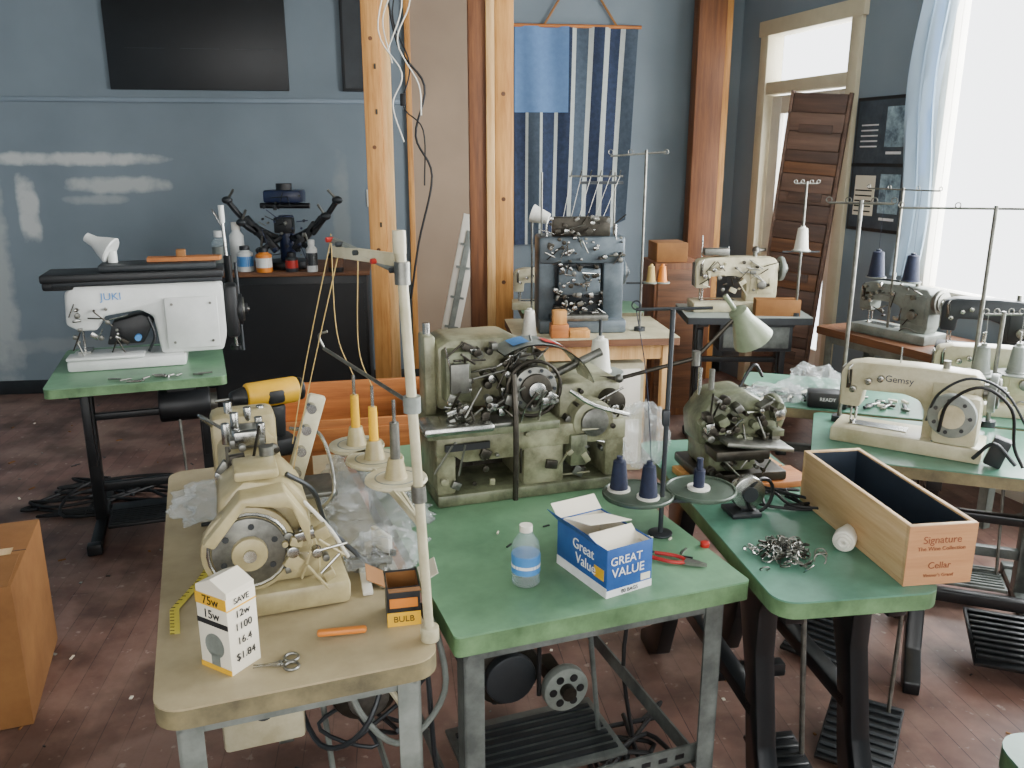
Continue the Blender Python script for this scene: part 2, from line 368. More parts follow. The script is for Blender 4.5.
for k,(pts) in enumerate(([(-.66,3.19),(-.6,2.6),(-.66,2.25),(-.55,2.05),(-.6,1.9),(-.55,1.72)],[(-.62,3.19),(-.64,2.7),(-.54,2.4),(-.62,2.15)],[(-.7,3.19),(-.55,2.65),(-.5,2.4),(-.57,2.2),(-.47,2.0),(-.46,1.85)],[(-.57,3.19),(-.66,2.8),(-.58,2.5),(-.64,2.3),(-.6,2.1)])):
    b.tube([(x,4.5+.01*k,z) for x,z in pts],.0035,m_whitep)
b.done()

b=B('slatted_wood_panel',(1.59,5.52,0.0),-32,(0,4.2))
b.bx(0,.32,.01,.03,.02,2.03,m_barn2)
R=random.Random(4); z=.01
while z<1.98:
    h=R.choice([.07,.09,.11,.14]); b.bx(0+R.uniform(0,.008),.32-R.uniform(0,.008),-.012-R.uniform(0,.012),.01,z,z+h-.005,R.choice([m_barn,m_barn2,m_barn,m_woodX]),.002); z+=h
b.bx(-.02,.0,-.014,.03,0,2.04,m_barn,.003); b.bx(.32,.34,-.014,.03,0,2.04,m_barn,.003)
for z in (.4,.9,1.4,1.8): b.bx(.06,.26,-.03,-.012,z,z+.05,m_barn2,.003)
b.done()
m_post=M('poster_print','#2d363f',.4,c2='#404b55',scale=20)
b=B('framed_poster',**RW); s0,s1=1.33,1.82
b.bx(s0,s1,-.02,-.002,1.22,1.98,m_black,.003); b.bx(s0+.02,s1-.02,-.023,-.02,1.24,1.96,m_post); b.bx(s0,s1,-.024,-.02,1.59,1.61,m_black)
for i,(z0,z1) in enumerate(((1.6,1.97),(1.23,1.6))):
    b.bx(s0+.26,s0+.42,-.025,-.023,z0+.1,z1-.05,M('poster_photo_%d'%i,'#a5c0cc',.4,c2='#4a5a68',scale=18))
    b.bx(s0+.05,s0+.22,-.025,-.023,z0+.08,z1-.06,m_paper if i else m_post)
    for k in range(5): b.bx(s0+.06,s0+.2,-.027,-.025,z0+.1+.03*k,z0+.108+.03*k,m_inkw if not i else m_inkb)
    b.bx(s0+.28,s0+.4,-.027,-.025,z0+.06,z0+.075,m_inkw)
b.done()
b=B('plastic_window_sheet',**RW)
b.sheet(lambda u,v:Vector((1.84+.22*u+.03*math.sin(v*9)-.05*(1-v),-.06-.025*math.sin(u*14+v*3),1.0+2.0*v)),14,30,m_film)
b.bx(1.86,1.9,-.012,-.002,1.55,2.9,m_lblue)
b.done()

# ------------------------------------------------------------------ tables
def sewing_table(name,loc,rot,w,d,top,edge,leg,style='angle',z=.75,th=.04,r=.03,treadle=True,legx=None):
    b=B(name,(loc[0],loc[1],0),rot)
    b.prism(rrect(w,d,r),z-th,z-.004,edge,'z'); b.prism(rrect(w,d,r),z-.004,z,top,'z')
    zl=z-th
    if style=='angle':
        for x,sx in ((.03,1),(w-.03,-1)):
            for y,sy in ((.05,1),(d-.08,-1)):
                b.bx(x,x+.045*sx,y,y+.006*sy,0,zl,leg); b.bx(x,x+.006*sx,y,y+.045*sy,0,zl,leg)
                b.bx(x-.01,x+.05*sx,y-.01,y+.05*sy,0,.008,leg)
        for y in (.055,d-.09):
            b.bx(.03,w-.03,y,y+.006,zl-.05,zl,leg); b.bx(.03,w-.03,y,y+.03,zl-.006,zl,leg)
        for x in (.035,w-.045):
            b.bx(x,x+.006,.05,d-.08,.2,.245,leg); b.bx(x,x+.006,.05,d-.08,zl-.04,zl,leg)
        b.bx(.04,w-.04,.08,.086,.24,.29,leg); b.bx(.04,w-.04,.08,.11,.24,.246,leg)
        n=int((w-.1)/.045)
        for k in range(n): b.bx(.065+.045*k,.088+.045*k,.0785,.0801,.26,.272,m_black)
        if treadle:
            b.box((w*.5,d*.45,.4),(.04,.006,.8),leg,rot=(35,0,0))
            b.bx(.12,w-.12,.3,.55,.11,.125,leg,.004)
            for k in range(7): b.bx(.14,w-.14,.32+.03*k,.335+.03*k,.125,.131,m_dark)
            b.cyl((w-.16,.4,.13),(w-.2,.45,zl),.007,leg)
    elif style=='T':
        for x in (.08,w-.13):
            b.bx(x,x+.05,.03,d-.03,0.0,.035,leg,.01); b.bx(x-.005,x+.055,.02,.07,0,.05,leg,.008); b.bx(x-.005,x+.055,d-.07,d-.02,0,.05,leg,.008)
            b.bx(x,x+.05,d*.45,d*.45+.07,.03,zl-.02,leg,.006); b.bx(x+.008,x+.042,d*.45-.035,d*.45,.3,zl-.06,leg,.004)
            b.bx(x,x+.05,.06,d-.06,zl-.025,zl,leg,.004)
            b.prism([(d*.45,.035),(d*.45+.07,.035),(d*.45+.07,.22),(d*.45,.22)],x+.01,x+.04,leg,'x')
        b.bx(.1,w-.1,d*.47,d*.47+.03,.16,.2,leg,.004); b.bx(.1,w-.1,d*.47,d*.47+.03,.5,.53,leg,.004)
        if treadle:
            b.bx(.16,w-.18,.08,d*.45,.09,.105,leg,.004,)
            for k in range(8): b.bx(.17,w-.19,.09+.022*k,.1+.022*k,.105,.112,leg)
            b.cyl((w-.2,.2,.1),(w-.22,.3,zl),.006,m_steel)
    elif style=='cast':
        lx=legx or (.05,w-.09)
        for x in lx:
            P=[(-.04,0),(.06,0),(.14,.05),(.2,.2),(.24,.42),(.3,.58),(.34,zl),(.14,zl),(.19,.62),(.19,.5),(.14,.28),(.07,.12),(-.04,.04)]
            k=min(1,d*.5/.34*.98) if d<.68 else 1
            P=[(a*k,zz) for a,zz in P]
            b.prism(P,x,x+.05,leg,'x',.006)
            Q=[(d-a,zz) for a,zz in P]; b.prism(Q[::-1],x,x+.05,leg,'x',.006)
            b.bx(x,x+.045,.06,d-.06,zl-.05,zl,leg,.004); b.bx(x,x+.045,.19*k,d-.19*k,.33,.37,leg,.004)
        b.bx(lx[0]+.02,lx[1]+.02,d*.5,d*.5+.04,.2,.24,leg,.005); b.bx(lx[0]+.02,lx[1]+.02,d*.5,d*.5+.04,.5,.53,leg,.005)
        if treadle:
            xm=(lx[0]+lx[1])/2+.03; ww=min(.36,lx[1]-lx[0]-.1)
            b.box((xm,.24,.1),(ww,.3,.014),leg,.004,rot=(8,0,0))
            for k in range(9): b.box((xm,.12+.03*k,.1+.0042*(k-4)+.01),(ww-.02,.013,.012),leg,.002,rot=(8,0,0))
            b.cyl((xm+ww*.4,.3,.12),(xm+ww*.3,.36,zl),.007,m_steel)
    elif style=='wood':
        for x in (.03,w-.08):
            for y in (.03,d-.08): b.bx(x,x+.05,y,y+.05,0,zl,leg,.004)
        b.bx(.05,w-.05,.04,.06,zl-.08,zl,leg); b.bx(.05,w-.05,d-.06,d-.04,zl-.08,zl,leg)
    return b
sewing_table('sewing_table',(-.6,1.225),20,.5,1.2,m_btop,m_edge,m_lgrey,'angle',r=.05).done()
sewing_table('sewing_table',(-.11,1.46),20,.675,1.15,m_gtop,m_gedge,m_grey,'angle',r=.012,th=.045).done()
sewing_table('sewing_table',(.555,1.59),8,.38,1.05,m_gtop2,m_gedge,m_blackgloss,'cast',r=.05).done()
sewing_table('sewing_table',(.93,2.50),-20,1.15,.5,m_gtop2,m_edge,m_blackgloss,'cast',r=.03,legx=(.34,1.06)).done()
sewing_table('sewing_table',(.84,3.10),-20,1.2,.5,m_gtop2,m_edge,m_grey,'T',r=.03).done()
sewing_table('sewing_table',(.79,.60),2,.6,.58,m_gtop2,m_gedge,m_blackgloss,'T',r=.05,treadle=False).done()
sewing_table('sewing_table',(1.67,4.6),-67,1.15,.46,m_woodX,m_woodX,m_lgrey,'angle',r=.01,treadle=False).done()
sewing_table('sewing_table',(.96,4.58),-2,.68,.45,m_gtopl,m_dark,m_dark,'T',r=.01,z=.8,treadle=False).done()
sewing_table('workbench',(.02,4.2),6,.85,.6,m_cream,m_woodX,m_pine2,'wood',r=.005).done()
sewing_table('sewing_table',(-1.87,3.26),20,.70,.78,m_gtop,m_gedge,m_black,'T',r=.03).done()

# ------------------------------------------------------------------ machines
def handwheel(b,c,R,ax,mat,m2=m_steel):
    c=Vector(c); a=Vector(ax)
    b.cyl(c,c+a*.022,R,mat,seg=32,bev=.004); b.cyl(c+a*.02,c+a*.03,R*.78,m2,seg=28,bev=.003)
    b.cyl(c+a*.028,c+a*.045,R*.38,mat,seg=20,bev=.003); b.cyl(c+a*.045,c+a*.052,R*.14,m_chrome,seg=12)
def flatbed(name,loc,rot,S,mb,mw,mbed=None,label=None):
    b=B(name,loc,rot); mbed=mbed or mb
    b.box((0,0,.0275*S),(.5*S,.19*S,.055*S),mbed,.008*S)
    b.box((-.1*S,-.0*S,.057*S),(.2*S,.06*S,.003),m_chrome)
    poly=[(.05,.05),(.21,.05),(.225,.09),(.225,.27),(.2,.3),(.02,.305),(-.17,.3),(-.225,.285),(-.24,.25),(-.235,.13),(-.165,.13),(-.16,.195),(-.02,.2),(.03,.185),(.05,.15)]
    b.prism([(x*S,z*S) for x,z in poly],-.05*S,.05*S,mb,'y',.009*S)
    b.bx(.07*S,.2*S,-.056*S,-.048*S,.1*S,.26*S,mb,.004*S)
    b.cyl((.13*S,-.056*S,.15*S),(.13*S,-.078*S,.15*S),.024*S,m_steel,bev=.002)
    b.cyl((-.2*S,0,.05*S),(-.2*S,0,.14*S),.004*S,m_chrome,seg=8); b.cyl((-.185*S,.01*S,.07*S),(-.185*S,.01*S,.14*S),.005*S,m_chrome,seg=8)
    b.box((-.19*S,-.005*S,.062*S),(.012*S,.03*S,.006*S),m_chrome,.001); b.bx(-.242*S,-.238*S,-.035*S,.035*S,.14*S,.27*S,m_steel)
    for i,(x,z) in enumerate(((-.14,.235),(-.1,.25),(-.19,.2))):
        b.cyl((x*S,-.05*S,z*S),(x*S,-.075*S,z*S),.012*S,m_chrome,seg=16,bev=.001); b.cyl((x*S,-.075*S,z*S),(x*S,-.088*S,z*S),.005*S,m_steel,seg=10)
    b.bx(-.215*S,-.2*S,-.062*S,-.05*S,.2*S,.27*S,m_iron); b.tube([(-.205*S,-.06*S,.22*S),(-.21*S,-.068*S,.27*S),(-.2*S,-.06*S,.29*S)],.003*S,m_chrome)
    b.cyl((-.05*S,0,.3*S),(-.05*S,0,.36*S),.003*S,m_chrome,seg=8); b.cyl((.1*S,0,.3*S),(.1*S,0,.33*S),.012*S,m_steel,seg=12)
    b.cyl((.222*S,0,.235*S),(.24*S,0,.235*S),.03*S,m_steel); handwheel(b,(.24*S,0,.235*S),.068*S,(1,0,0),mw)
    b.tube([(.18*S,-.06*S,.06*S),(.12*S,-.09*S,.08*S),(.09*S,-.1*S,.06*S)],.004*S,m_steel)
    if label: b.text(label,(-.04*S,-.0515*S,.25*S),.034*S,m_navyp)
    return b
Z=.75
b=flatbed('sewing_machine',(1.27,2.60,Z),-33,.88,m_cream,m_lgrey,label='Gemsy')
b.box((.14,-.075,.13),(.13,.06,.16),m_cream,.02); b.cyl((.13,-.1,.15),(.13,-.13,.15),.068,m_lgrey,seg=28,bev=.008); b.cyl((.13,-.13,.15),(.13,-.136,.15),.036,m_cream,seg=24)
for k in range(7): 
    a=k*math.pi*2/7; b.cyl((.13+.05*math.cos(a),-.129,.15+.05*math.sin(a)),(.13+.05*math.cos(a),-.134,.15+.05*math.sin(a)),.006,m_dark,seg=8)
b.tube([(.1,-.13,.1),(.12,-.16,.2),(.2,-.17,.26),(.28,-.14,.2),(.3,-.1,.08),(.33,-.1,.02)],.005,m_rubber)
b.tube([(.06,-.1,.12),(.09,-.15,.22),(.17,-.16,.28),(.26,-.12,.24),(.34,-.05,.1)],.004,m_dark)
b.tube([(.2,-.12,.03),(.25,-.14,.09),(.31,-.12,.03)],.006,m_dark); b.box((.26,-.08,.05),(.05,.04,.09),m_dark,.006,rot=(0,15,0))
b.done()
flatbed('sewing_machine',(1.73,2.98,Z),-22,.8,m_cream,m_cream).done()
b=flatbed('sewing_machine',(2.2,3.83,Z),-30,.9,m_dark,m_black); b.done()
b=flatbed('sewing_machine',(1.98,4.3,Z),-62,.9,m_lgrey,m_steel); b.greeble(-.18,.15,-.045,.1,.28,30,31); b.done()

b=B('bartack_sewing_machine',(-1.6,3.76,Z),18)
b.bx(-.36,.12,-.12,.12,0,.05,m_white,.012); b.bx(-.36,-.05,-.13,-.02,.05,.065,m_white,.006)
b.prism([(.02,.05),(.28,.05),(.3,.12),(.3,.34),(.27,.37),(-.3,.37),(-.34,.34),(-.35,.2),(-.3,.17),(-.23,.17),(-.2,.23),(-.05,.25),(.0,.22)],-.08,.08,m_white,'y',.014)
b.bx(-.42,.31,-.12,.12,.385,.42,m_black,.008); b.bx(-.38,.3,-.1,.1,.365,.39,m_dark,.005)
b.bx(-.42,-.3,-.09,.09,.35,.385,m_black,.01); b.bx(-.2,.28,-.09,.09,.42,.45,m_dark,.01)
b.text('JUKI',(-.16,-.083,.315),.045,m_lblue)
b.prism([(-.2,.1),(-.05,.1),(-.0,.2),(-.05,.23),(-.17,.2)],-.06,.06,m_black,'y',.008)
b.cyl((-.07,-.06,.13),(-.07,-.09,.13),.014,m_lblue); b.cyl((-.3,0,.05),(-.3,0,.18),.006,m_chrome); b.bx(-.32,-.27,-.05,.05,.062,.075,m_chrome)
b.greeble(-.33,-.12,-.082,.08,.27,26,5); b.bx(.05,.27,-.09,-.08,.07,.3,m_white,.006); b.tube([(-.02,-.09,.22),(.0,-.1,.14),(-.03,-.1,.07)],.006,m_black)
for p in ((.08,.1),(.24,.1),(.08,.27),(.24,.27)): b.cyl((p[0],-.09,p[1]),(p[0],-.094,p[1]),.006,m_steel,seg=8)
b.bx(.3,.36,-.07,.07,.1,.34,m_black,.02); handwheel(b,(.355,0,.22),.07,(1,0,0),m_black)
b.done()
b=B('thread_stand',(-1.33,4.02,Z),0)
b.cyl((0,0,0),(-.02,0,.62),.008,m_chrome); b.cyl((.04,-.03,0),(.035,-.03,.42),.008,m_dark); b.cyl((0,0,0),(0,0,.02),.03,m_black)
b.box((-.01,0,.35),(.03,.03,.2),m_black,.004); b.cyl((-.02,0,.6),(-.02,0,.68),.013,m_white); b.tube([(-.02,0,.6),(-.07,.02,.66),(-.02,.03,.55)],.003,m_chrome)
b.done()
b=B('desk_lamp_head',(-1.74,3.72,Z+.452),0); b.lathe([(.055,0),(.06,.005),(.045,.04),(.025,.08),(.02,.12)],(0,0,.05),m_white,(0,-60,0)); b.cyl((0,0,0),(0,0,.05),.02,m_white); b.done()
b=B('wood_template',(-1.45,3.8,Z+.452),18); b.prism([(-.16,-.03),(.14,-.04),(.15,.02),(.05,.05),(-.05,.03),(-.16,.05)],0.001,.018,m_pineX,'z'); b.bx(-.04,.0,-.02,.02,.018,.05,m_card,.004); b.done()
b=B('scattered_screwdrivers',(-1.4,3.48,Z),20)
R=random.Random(3)
for k in range(12):
    x=R.uniform(-.25,.18);y=R.uniform(-.06,.04);a=R.uniform(0,3.1); b.cyl((x,y,.006),(x+.06*math.cos(a),y+.03*math.sin(a),.006),.004,R.choice([m_chrome,m_chrome,m_steel]),seg=8)
b.done()
b=B('power_cable',(-1.95,3.95,0)); R=random.Random(8)
for j in range(6):
    b.tube([(R.uniform(-.4,.5),R.uniform(-.3,.25),.012+.004*j) for _ in range(7)],.008,m_rubber)
b.done()
b=B('electric_motor',(-1.5,3.72,.0),20); b.cyl((-.1,0,.56),(.12,0,.56),.075,m_black,bev=.01,seg=24); b.cyl((.12,0,.56),(.15,0,.56),.04,m_steel); b.bx(-.06,.06,-.03,.03,.62,.706,m_black); b.done()

b=B('black_counter',(-1.93,5.35,0),7.4); b.bx(0,1.0,0,.62,0,.91,m_black,.004); b.bx(-.02,1.02,-.02,.64,.91,.94,m_woodX,.004)
b.bx(.02,.98,-.004,0,.05,.86,m_black); b.done()
cz=.94
b=B('screen_print_press',(-1.47,5.62,cz),0)
b.cyl((0,0,0),(0,0,.05),.15,m_black,seg=28,bev=.01); b.cyl((0,0,.05),(0,0,.34),.05,m_navyp,bev=.01)
b.box((0,0,.46),(.24,.16,.08),m_navyp,.015); b.cyl((0,0,.5),(0,0,.54),.05,m_black); b.box((0,-.05,.28),(.12,.08,.1),m_black,.01); b.cyl((-.16,0,.4),(.16,0,.4),.018,m_black)
for a,(dx,dz) in enumerate(((-.34,.34),(-.26,.2),(.36,.34),(.28,.24),(-.15,.02),(.17,.04))):
    b.tube([(dx*.2,-.03,.2),(dx*.7,-.08,.14+dz*.5),(dx,-.1,.1+dz)],.018,m_black); b.sph((dx,-.1,.1+dz),(.035,.025,.025),m_dark); b.cyl((dx,-.1,.1+dz),(dx*.85,-.12,.2+dz*.9),.008,m_steel,seg=8)
    b.box((dx*.6,-.07,.16+dz*.35),(.05,.05,.13),m_black,.008,rot=(0,38 if dx>0 else -38,0))
b.greeble(-.14,.14,-.08,.08,.48,44,9,[m_dark,m_steel,m_black,m_navyp],.03)
b.done()
def jar(name,loc,r,h,mb,ml,mc):
    b=B(name,loc); b.lathe([(r*.95,0),(r,.01),(r,h*.72),(r*.6,h*.8),(r*.55,h*.84)],(0,0,0),mb); b.cyl((0,0,h*.2),(0,0,h*.6),r*1.01,ml); b.cyl((0,0,h*.84),(0,0,h),r*.62,mc); b.done()
jar('spray_bottle',(-1.78,5.55,cz),.045,.3,m_white,m_white,m_whitep); jar('solvent_bottle',(-1.88,5.5,cz),.045,.25,m_bottle,m_lgrey,m_white)
jar('ink_jar',(-1.7,5.44,cz),.05,.16,m_white,m_lblue,m_black); jar('ink_jar',(-1.57,5.4,cz),.05,.15,m_orange,m_white,m_black); jar('ink_jar',(-1.12,5.42,cz),.05,.15,m_black,m_woodX,m_black)
jar('ink_jar',(-1.27,5.42,cz),.035,.2,m_white,m_dark,m_white); jar('ink_jar',(-1.4,5.42,cz),.04,.12,m_dark,m_red,m_black)
b=B('socket_outlet',**BW); b.bx(-2.72,-2.65,-.008,-.001,1.3,1.42,m_whitep,.003); b.bx(-2.7,-2.67,-.01,-.008,1.33,1.39,m_dark); b.done()

b=B('buttonhole_machine',(-.195,2.08,Z),18)
b.bx(0,.55,0,.34,0,.035,m_olive2,.008)
for x0,x1 in ((.0,.055),(.24,.36),(.48,.54)): b.bx(x0,x1,.01,.3,.03,.19,m_olive,.012)
b.prism([(0,.2),(0,.14),(.05,.14),(.075,.12),(.215,.12),(.245,.14),(.54,.14),(.54,.2)],.005,.3,m_olive,'y',.006)
b.bx(.06,.24,.2,.28,.03,.15,m_iron); b.greeble(.07,.24,.2,.04,.13,14,2)
b.greeble(.38,.47,.03,.04,.13,10,4,[m_olive,m_steel,m_iron])
b.bx(-.03,.33,-.03,.3,.2,.225,m_olive2,.006); b.bx(-.045,.14,-.07,.05,.222,.245,m_chrome,.01); b.bx(.14,.2,-.04,.04,.222,.235,m_steel,.004)
b.prism([(.03,.24),(.03,.41),(.06,.43),(.24,.43),(.33,.38),(.36,.3),(.36,.24)],.1,.27,m_olive,'y',.012)
b.bx(.0,.03,.12,.2,.22,.44,m_olive,.006); b.cyl((.015,.16,.42),(.015,.16,.47),.01,m_chrome)
b.bx(.04,.11,.05,.12,.27,.41,m_olive2,.008); b.bx(.05,.1,.035,.05,.3,.38,m_steel,.004)
b.greeble(.04,.3,.08,.25,.42,66,6,None,.04); b.greeble(.03,.34,.0,.24,.3,38,7,None,.03); b.greeble(.0,.5,.0,.05,.19,20,71,[m_steel,m_olive,m_iron],.015)
cx,czz=.27,.25
def arc(u,v): 
    a=rad(20+100*u); return Vector((cx+.175*math.cos(a),-.01+.12*v,czz+.175*math.sin(a)))
b.sheet(arc,14,2,m_chrome); b.sheet(lambda u,v:arc(u,v)+Vector((0,0,.004)),14,2,m_lgrey)
b.sheet(lambda u,v:arc(.3+.3*u,.15+.5*v)+Vector((0,-.0,.008)),6,2,m_red); b.sheet(lambda u,v:arc(.36+.12*u,.25+.3*v)+Vector((0,-.0,.01)),6,2,m_inkw); b.sheet(lambda u,v:arc(.74+.15*u,.2+.6*v)+Vector((0,0,.008)),6,2,m_lblue)
c=Vector((.27,.02,.305))
b.cyl(c,c+Vector((0,.08,0)),.05,m_iron,seg=28); b.cyl(c+Vector((0,-.02,0)),c,.062,m_steel,seg=36,bev=.004); b.cyl(c+Vector((0,-.03,0)),c+Vector((0,-.02,0)),.044,m_iron,seg=30,bev=.003)
b.cyl(c+Vector((0,-.04,0)),c+Vector((0,-.03,0)),.024,m_chrome,seg=24,bev=.003)
for k in range(10):
    a=k*math.pi/5; p=c+Vector((.053*math.cos(a),-.024,.053*math.sin(a))); b.cyl(p,p+Vector((0,.004,0)),.005,m_dark,seg=8)
b.torus(c+Vector((.0,-.01,0)),.075,.005,m_iron,(90,0,0))
b.bx(.36,.55,.06,.3,.17,.3,m_olive,.02); b.cyl((.44,.0,.2),(.44,.1,.2),.06,m_olive,seg=28,bev=.006); b.cyl((.44,-.012,.2),(.44,0,.2),.04,m_steel,seg=24,bev=.003)
b.cyl((.51,.02,.24),(.51,.1,.24),.035,m_iron,seg=20,bev=.003); b.bx(.37,.42,-.01,.06,.08,.17,m_olive2,.006)
b.greeble(.37,.54,.05,.1,.29,26,12,None,.04)
b.tube([(.2,-.03,.36),(.2,-.05,.2),(.2,-.045,.02)],.008,m_iron); b.tube([(.36,-.02,.3),(.42,-.04,.26),(.53,-.03,.22)],.006,m_chrome)
b.cyl((.32,.1,.3),(.5,.1,.37),.012,m_steel); b.box((.08,-.01,.17),(.12,.01,.018),m_black)
b.done()
b=B('clutch_motor',(.02,2.0,0),20)
b.cyl((-.04,-.02,.33),(-.04,.22,.33),.095,m_iron,seg=28,bev=.015); b.cyl((-.04,-.05,.33),(-.04,-.02,.33),.07,m_dark,seg=24,bev=.008)
for k in range(10):
    a=k*.628; b.box((-.04+.096*math.cos(a),.1,.33+.096*math.sin(a)),(.012,.2,.012),m_dark,rot=(0,-math.degrees(a),0))
b.cyl((.09,-.11,.31),(.09,-.08,.31),.062,m_lgrey,seg=28,bev=.004); b.cyl((.09,-.13,.31),(.09,-.11,.31),.02,m_iron)
for k in range(6):
    a=k*1.047; b.cyl((.09+.038*math.cos(a),-.112,.31+.038*math.sin(a)),(.09+.038*math.cos(a),-.1105,.31+.038*math.sin(a)),.011,m_black,seg=12)
b.bx(.07,.11,-.08,.05,.28,.32,m_iron); b.bx(-.1,.04,.02,.16,.42,.704,m_dark,.01); b.cyl((.02,-.09,.3),(.02,-.09,.7),.006,m_rubber)
b.done()
b=B('power_cable',(.35,2.0,0)); R=random.Random(18)
for j in range(4): b.tube([(R.uniform(-.2,.15),R.uniform(-.2,.3),.012+.008*j) for _ in range(6)],.007,m_rubber)
b.tube([(.0,.1,.01),(-.03,.15,.3),(.05,.2,.7)],.006,m_rubber)
b.done()

# overlock machine on beige table (seen from wheel end)
b=B('overlock_machine',(-.485,1.54,Z),20,S=1.08)
b.bx(-.05,.15,.0,.44,0,.05,m_beige,.012); b.bx(-.04,.1,.03,.4,.05,.11,m_beige,.015)
b.prism([(-.085,.09),(-.06,.04),(.07,.04),(.09,.1),(.085,.2),(.05,.245),(-.03,.255),(-.075,.22)],.05,.22,m_beige,'y',.012)
b.prism([(-.07,.15),(.05,.15),(.06,.21),(.03,.25),(-.04,.25),(-.07,.22)],.2,.46,m_beige,'y',.012)
b.bx(-.08,.06,.4,.5,.06,.28,m_beige,.018)
handwheel(b,(-.03,.045,.13),.085,(0,-1,0),m_beige,m_steel); b.torus((-.03,.022,.13),.072,.004,m_chrome,(90,0,0))
for k in range(6):
    a=k*1.047+.4; b.cyl((-.03+.05*math.cos(a),.017,.13+.05*math.sin(a)),(-.03+.05*math.cos(a),.013,.13+.05*math.sin(a)),.006,m_dark,seg=8)
b.greeble(.03,.13,.03,.06,.15,18,21,[m_beige,m_steel,m_chrome],.03)
for k,(x,y) in enumerate(((-.03,.28),(.02,.28),(-.03,.34),(.02,.36),(0,.41),(-.04,.43),(.03,.45),(-.05,.3))): b.cyl((x,y,.25),(x,y,.285+.01*(k%3)),.009,m_chrome,seg=14,bev=.001)
b.box((-.01,.31,.262),(.07,.12,.02),m_steel,.004); b.box((-.01,.25,.275),(.05,.02,.03),m_chrome,.003); b.greeble(-.07,.05,.2,.2,.28,14,22,[m_steel,m_chrome,m_iron],.02)
b.box((-.005,.1,.262),(.08,.09,.02),m_beige,.006); b.cyl((.02,.14,.26),(.02,.14,.29),.014,m_steel)
b.box((.105,.24,.26),(.035,.022,.2),m_cream,.005,rot=(0,18,0)); 
for k in range(4): b.cyl((.08+.013*k,.225,.2+.045*k),(.08+.013*k,.205,.2+.045*k),.01,m_chrome,seg=14)
b.tube([(.09,.2,.1),(.15,.18,.16),(.14,.26,.26),(.08,.3,.27)],.004,m_chrome); b.tube([(-.07,.42,.25),(-.1,.36,.3),(-.05,.3,.28)],.004,m_chrome)
b.tube([(.05,.08,.25),(.1,.1,.2),(.13,.15,.1),(.2,.12,.02)],.005,m_dark); b.tube([(.06,.06,.22),(.12,.05,.14),(.16,.1,.05)],.004,m_whitep)
b.box((.12,.33,.12),(.1,.12,.012),m_steel,.003); b.box((.03,.47,.1),(.14,.08,.012),m_chrome,.003)
b.prism([(-.11,.16),(-.04,.24),(.04,.245),(.08,.18),(.08,.12),(.05,.21),(-.03,.225),(-.09,.15)],.0,.06,m_beige,'y',.004)
b.done()
b=B('guide_bracket',(-.315,1.62,Z),14)
b.bx(0,.022,0,.22,.001,.012,m_whitep,.003); b.bx(.04,.062,.02,.24,.001,.012,m_chrome,.003); b.box((.03,.12,.018),(.09,.02,.012),m_steel,.002); b.box((.04,.05,.02),(.05,.03,.025),m_chrome,.004)
b.cyl((.01,.2,.012),(.01,.2,.03),.01,m_chrome,seg=12); b.cyl((.05,.06,.012),(.05,.06,.04),.008,m_chrome,seg=12); b.box((.06,.2,.03),(.012,.08,.05),m_whitep,.003,rot=(0,0,25)); b.greeble(-.03,.08,.15,.01,.03,12,44)
b.done()
b=B('orange_tweezers',(-.33,1.47,Z),-15); b.box((.0,.0,.010),(.095,.016,.012),m_orange,.005,rot=(0,0,25)); b.done()
b=B('cone_thread_stand',(0,0,0))
p0=Vector((-.158,1.455,Z)); p1=Vector((-.197,1.5,1.525))
b.cyl(p0,p1,.0095,m_cream,seg=16); b.cyl(p0,p0+Vector((0,0,.03)),.018,m_cream,bev=.003); b.cyl(p0+(p1-p0)*.36,p0+(p1-p0)*.4,.014,m_steel)
b.cyl(p1-Vector((0,0,.04)),p1,.012,m_cream)
def onp(t): return p0+(p1-p0)*t
a=onp(.905); e=Vector((-.35,1.66,1.495))
b.cyl(a,e,.007,m_lgrey,seg=8); b.box((a+e)/2,(.2,.014,.022),m_cream,.002,rot=(0,0,134)); b.cyl(a-Vector((0,0,.02)),a+Vector((0,0,.02)),.014,m_steel)
for t in (.1,.35,.6,.85,1): p=a+(e-a)*t; b.cyl(p+Vector((.005,-.008,0)),p+Vector((-.006,-.016,0)),.005,m_red if t in (.35,1) else m_dark,seg=8)
a2=onp(.6); e2=Vector((-.43,1.9,1.225)); b.cyl(a2,e2,.004,m_steel); b.cyl(a2-Vector((0,0,.015)),a2+Vector((0,0,.015)),.016,m_lgrey); b.tube([e2,e2+Vector((-.01,0,.03)),e2+Vector((.01,0,.04))],.003,m_steel)
cen=[(-.38,1.97,.965),(-.32,1.87,.965),(-.25,1.72,.975)]
for i,c in enumerate(cen):
    c=Vector(c); b.lathe([(.066,.006),(.068,.0),(.064,-.004),(.02,-.008)],c,m_cream); b.cyl(c-Vector((0,0,.02)),c,.014,m_cream)
    b.cyl(c,c+Vector((0,0,.05)),.026,m_beige,r2=.016); b.cyl(c+Vector((0,0,.05)),c+Vector((0,0,.13)),.011,(m_yel,m_yel,m_steel)[i],r2=.01); b.cyl(c+Vector((0,0,.13)),c+Vector((0,0,.18)),.004,m_chrome,seg=8)
    b.torus(c+Vector((0,0,.004)),.045,.003,m_lgrey)
    b.tube([c-Vector((0,0,.012)),onp(.3)],.007,m_cream,curve=False)
th=[(e+Vector((0,0,.01)),Vector(cen[0])+Vector((0,0,.18))),(a+(e-a)*.6,Vector(cen[1])+Vector((0,0,.18))),(a+(e-a)*.85,Vector((-.47,1.72,1.0))),(e,Vector((-.49,1.8,1.03)))]
for q,w in th: b.tube([q,(q+w)/2+Vector((-.02,.02,-.05)),w],.0012,m_tancone,n=5)
b.done()
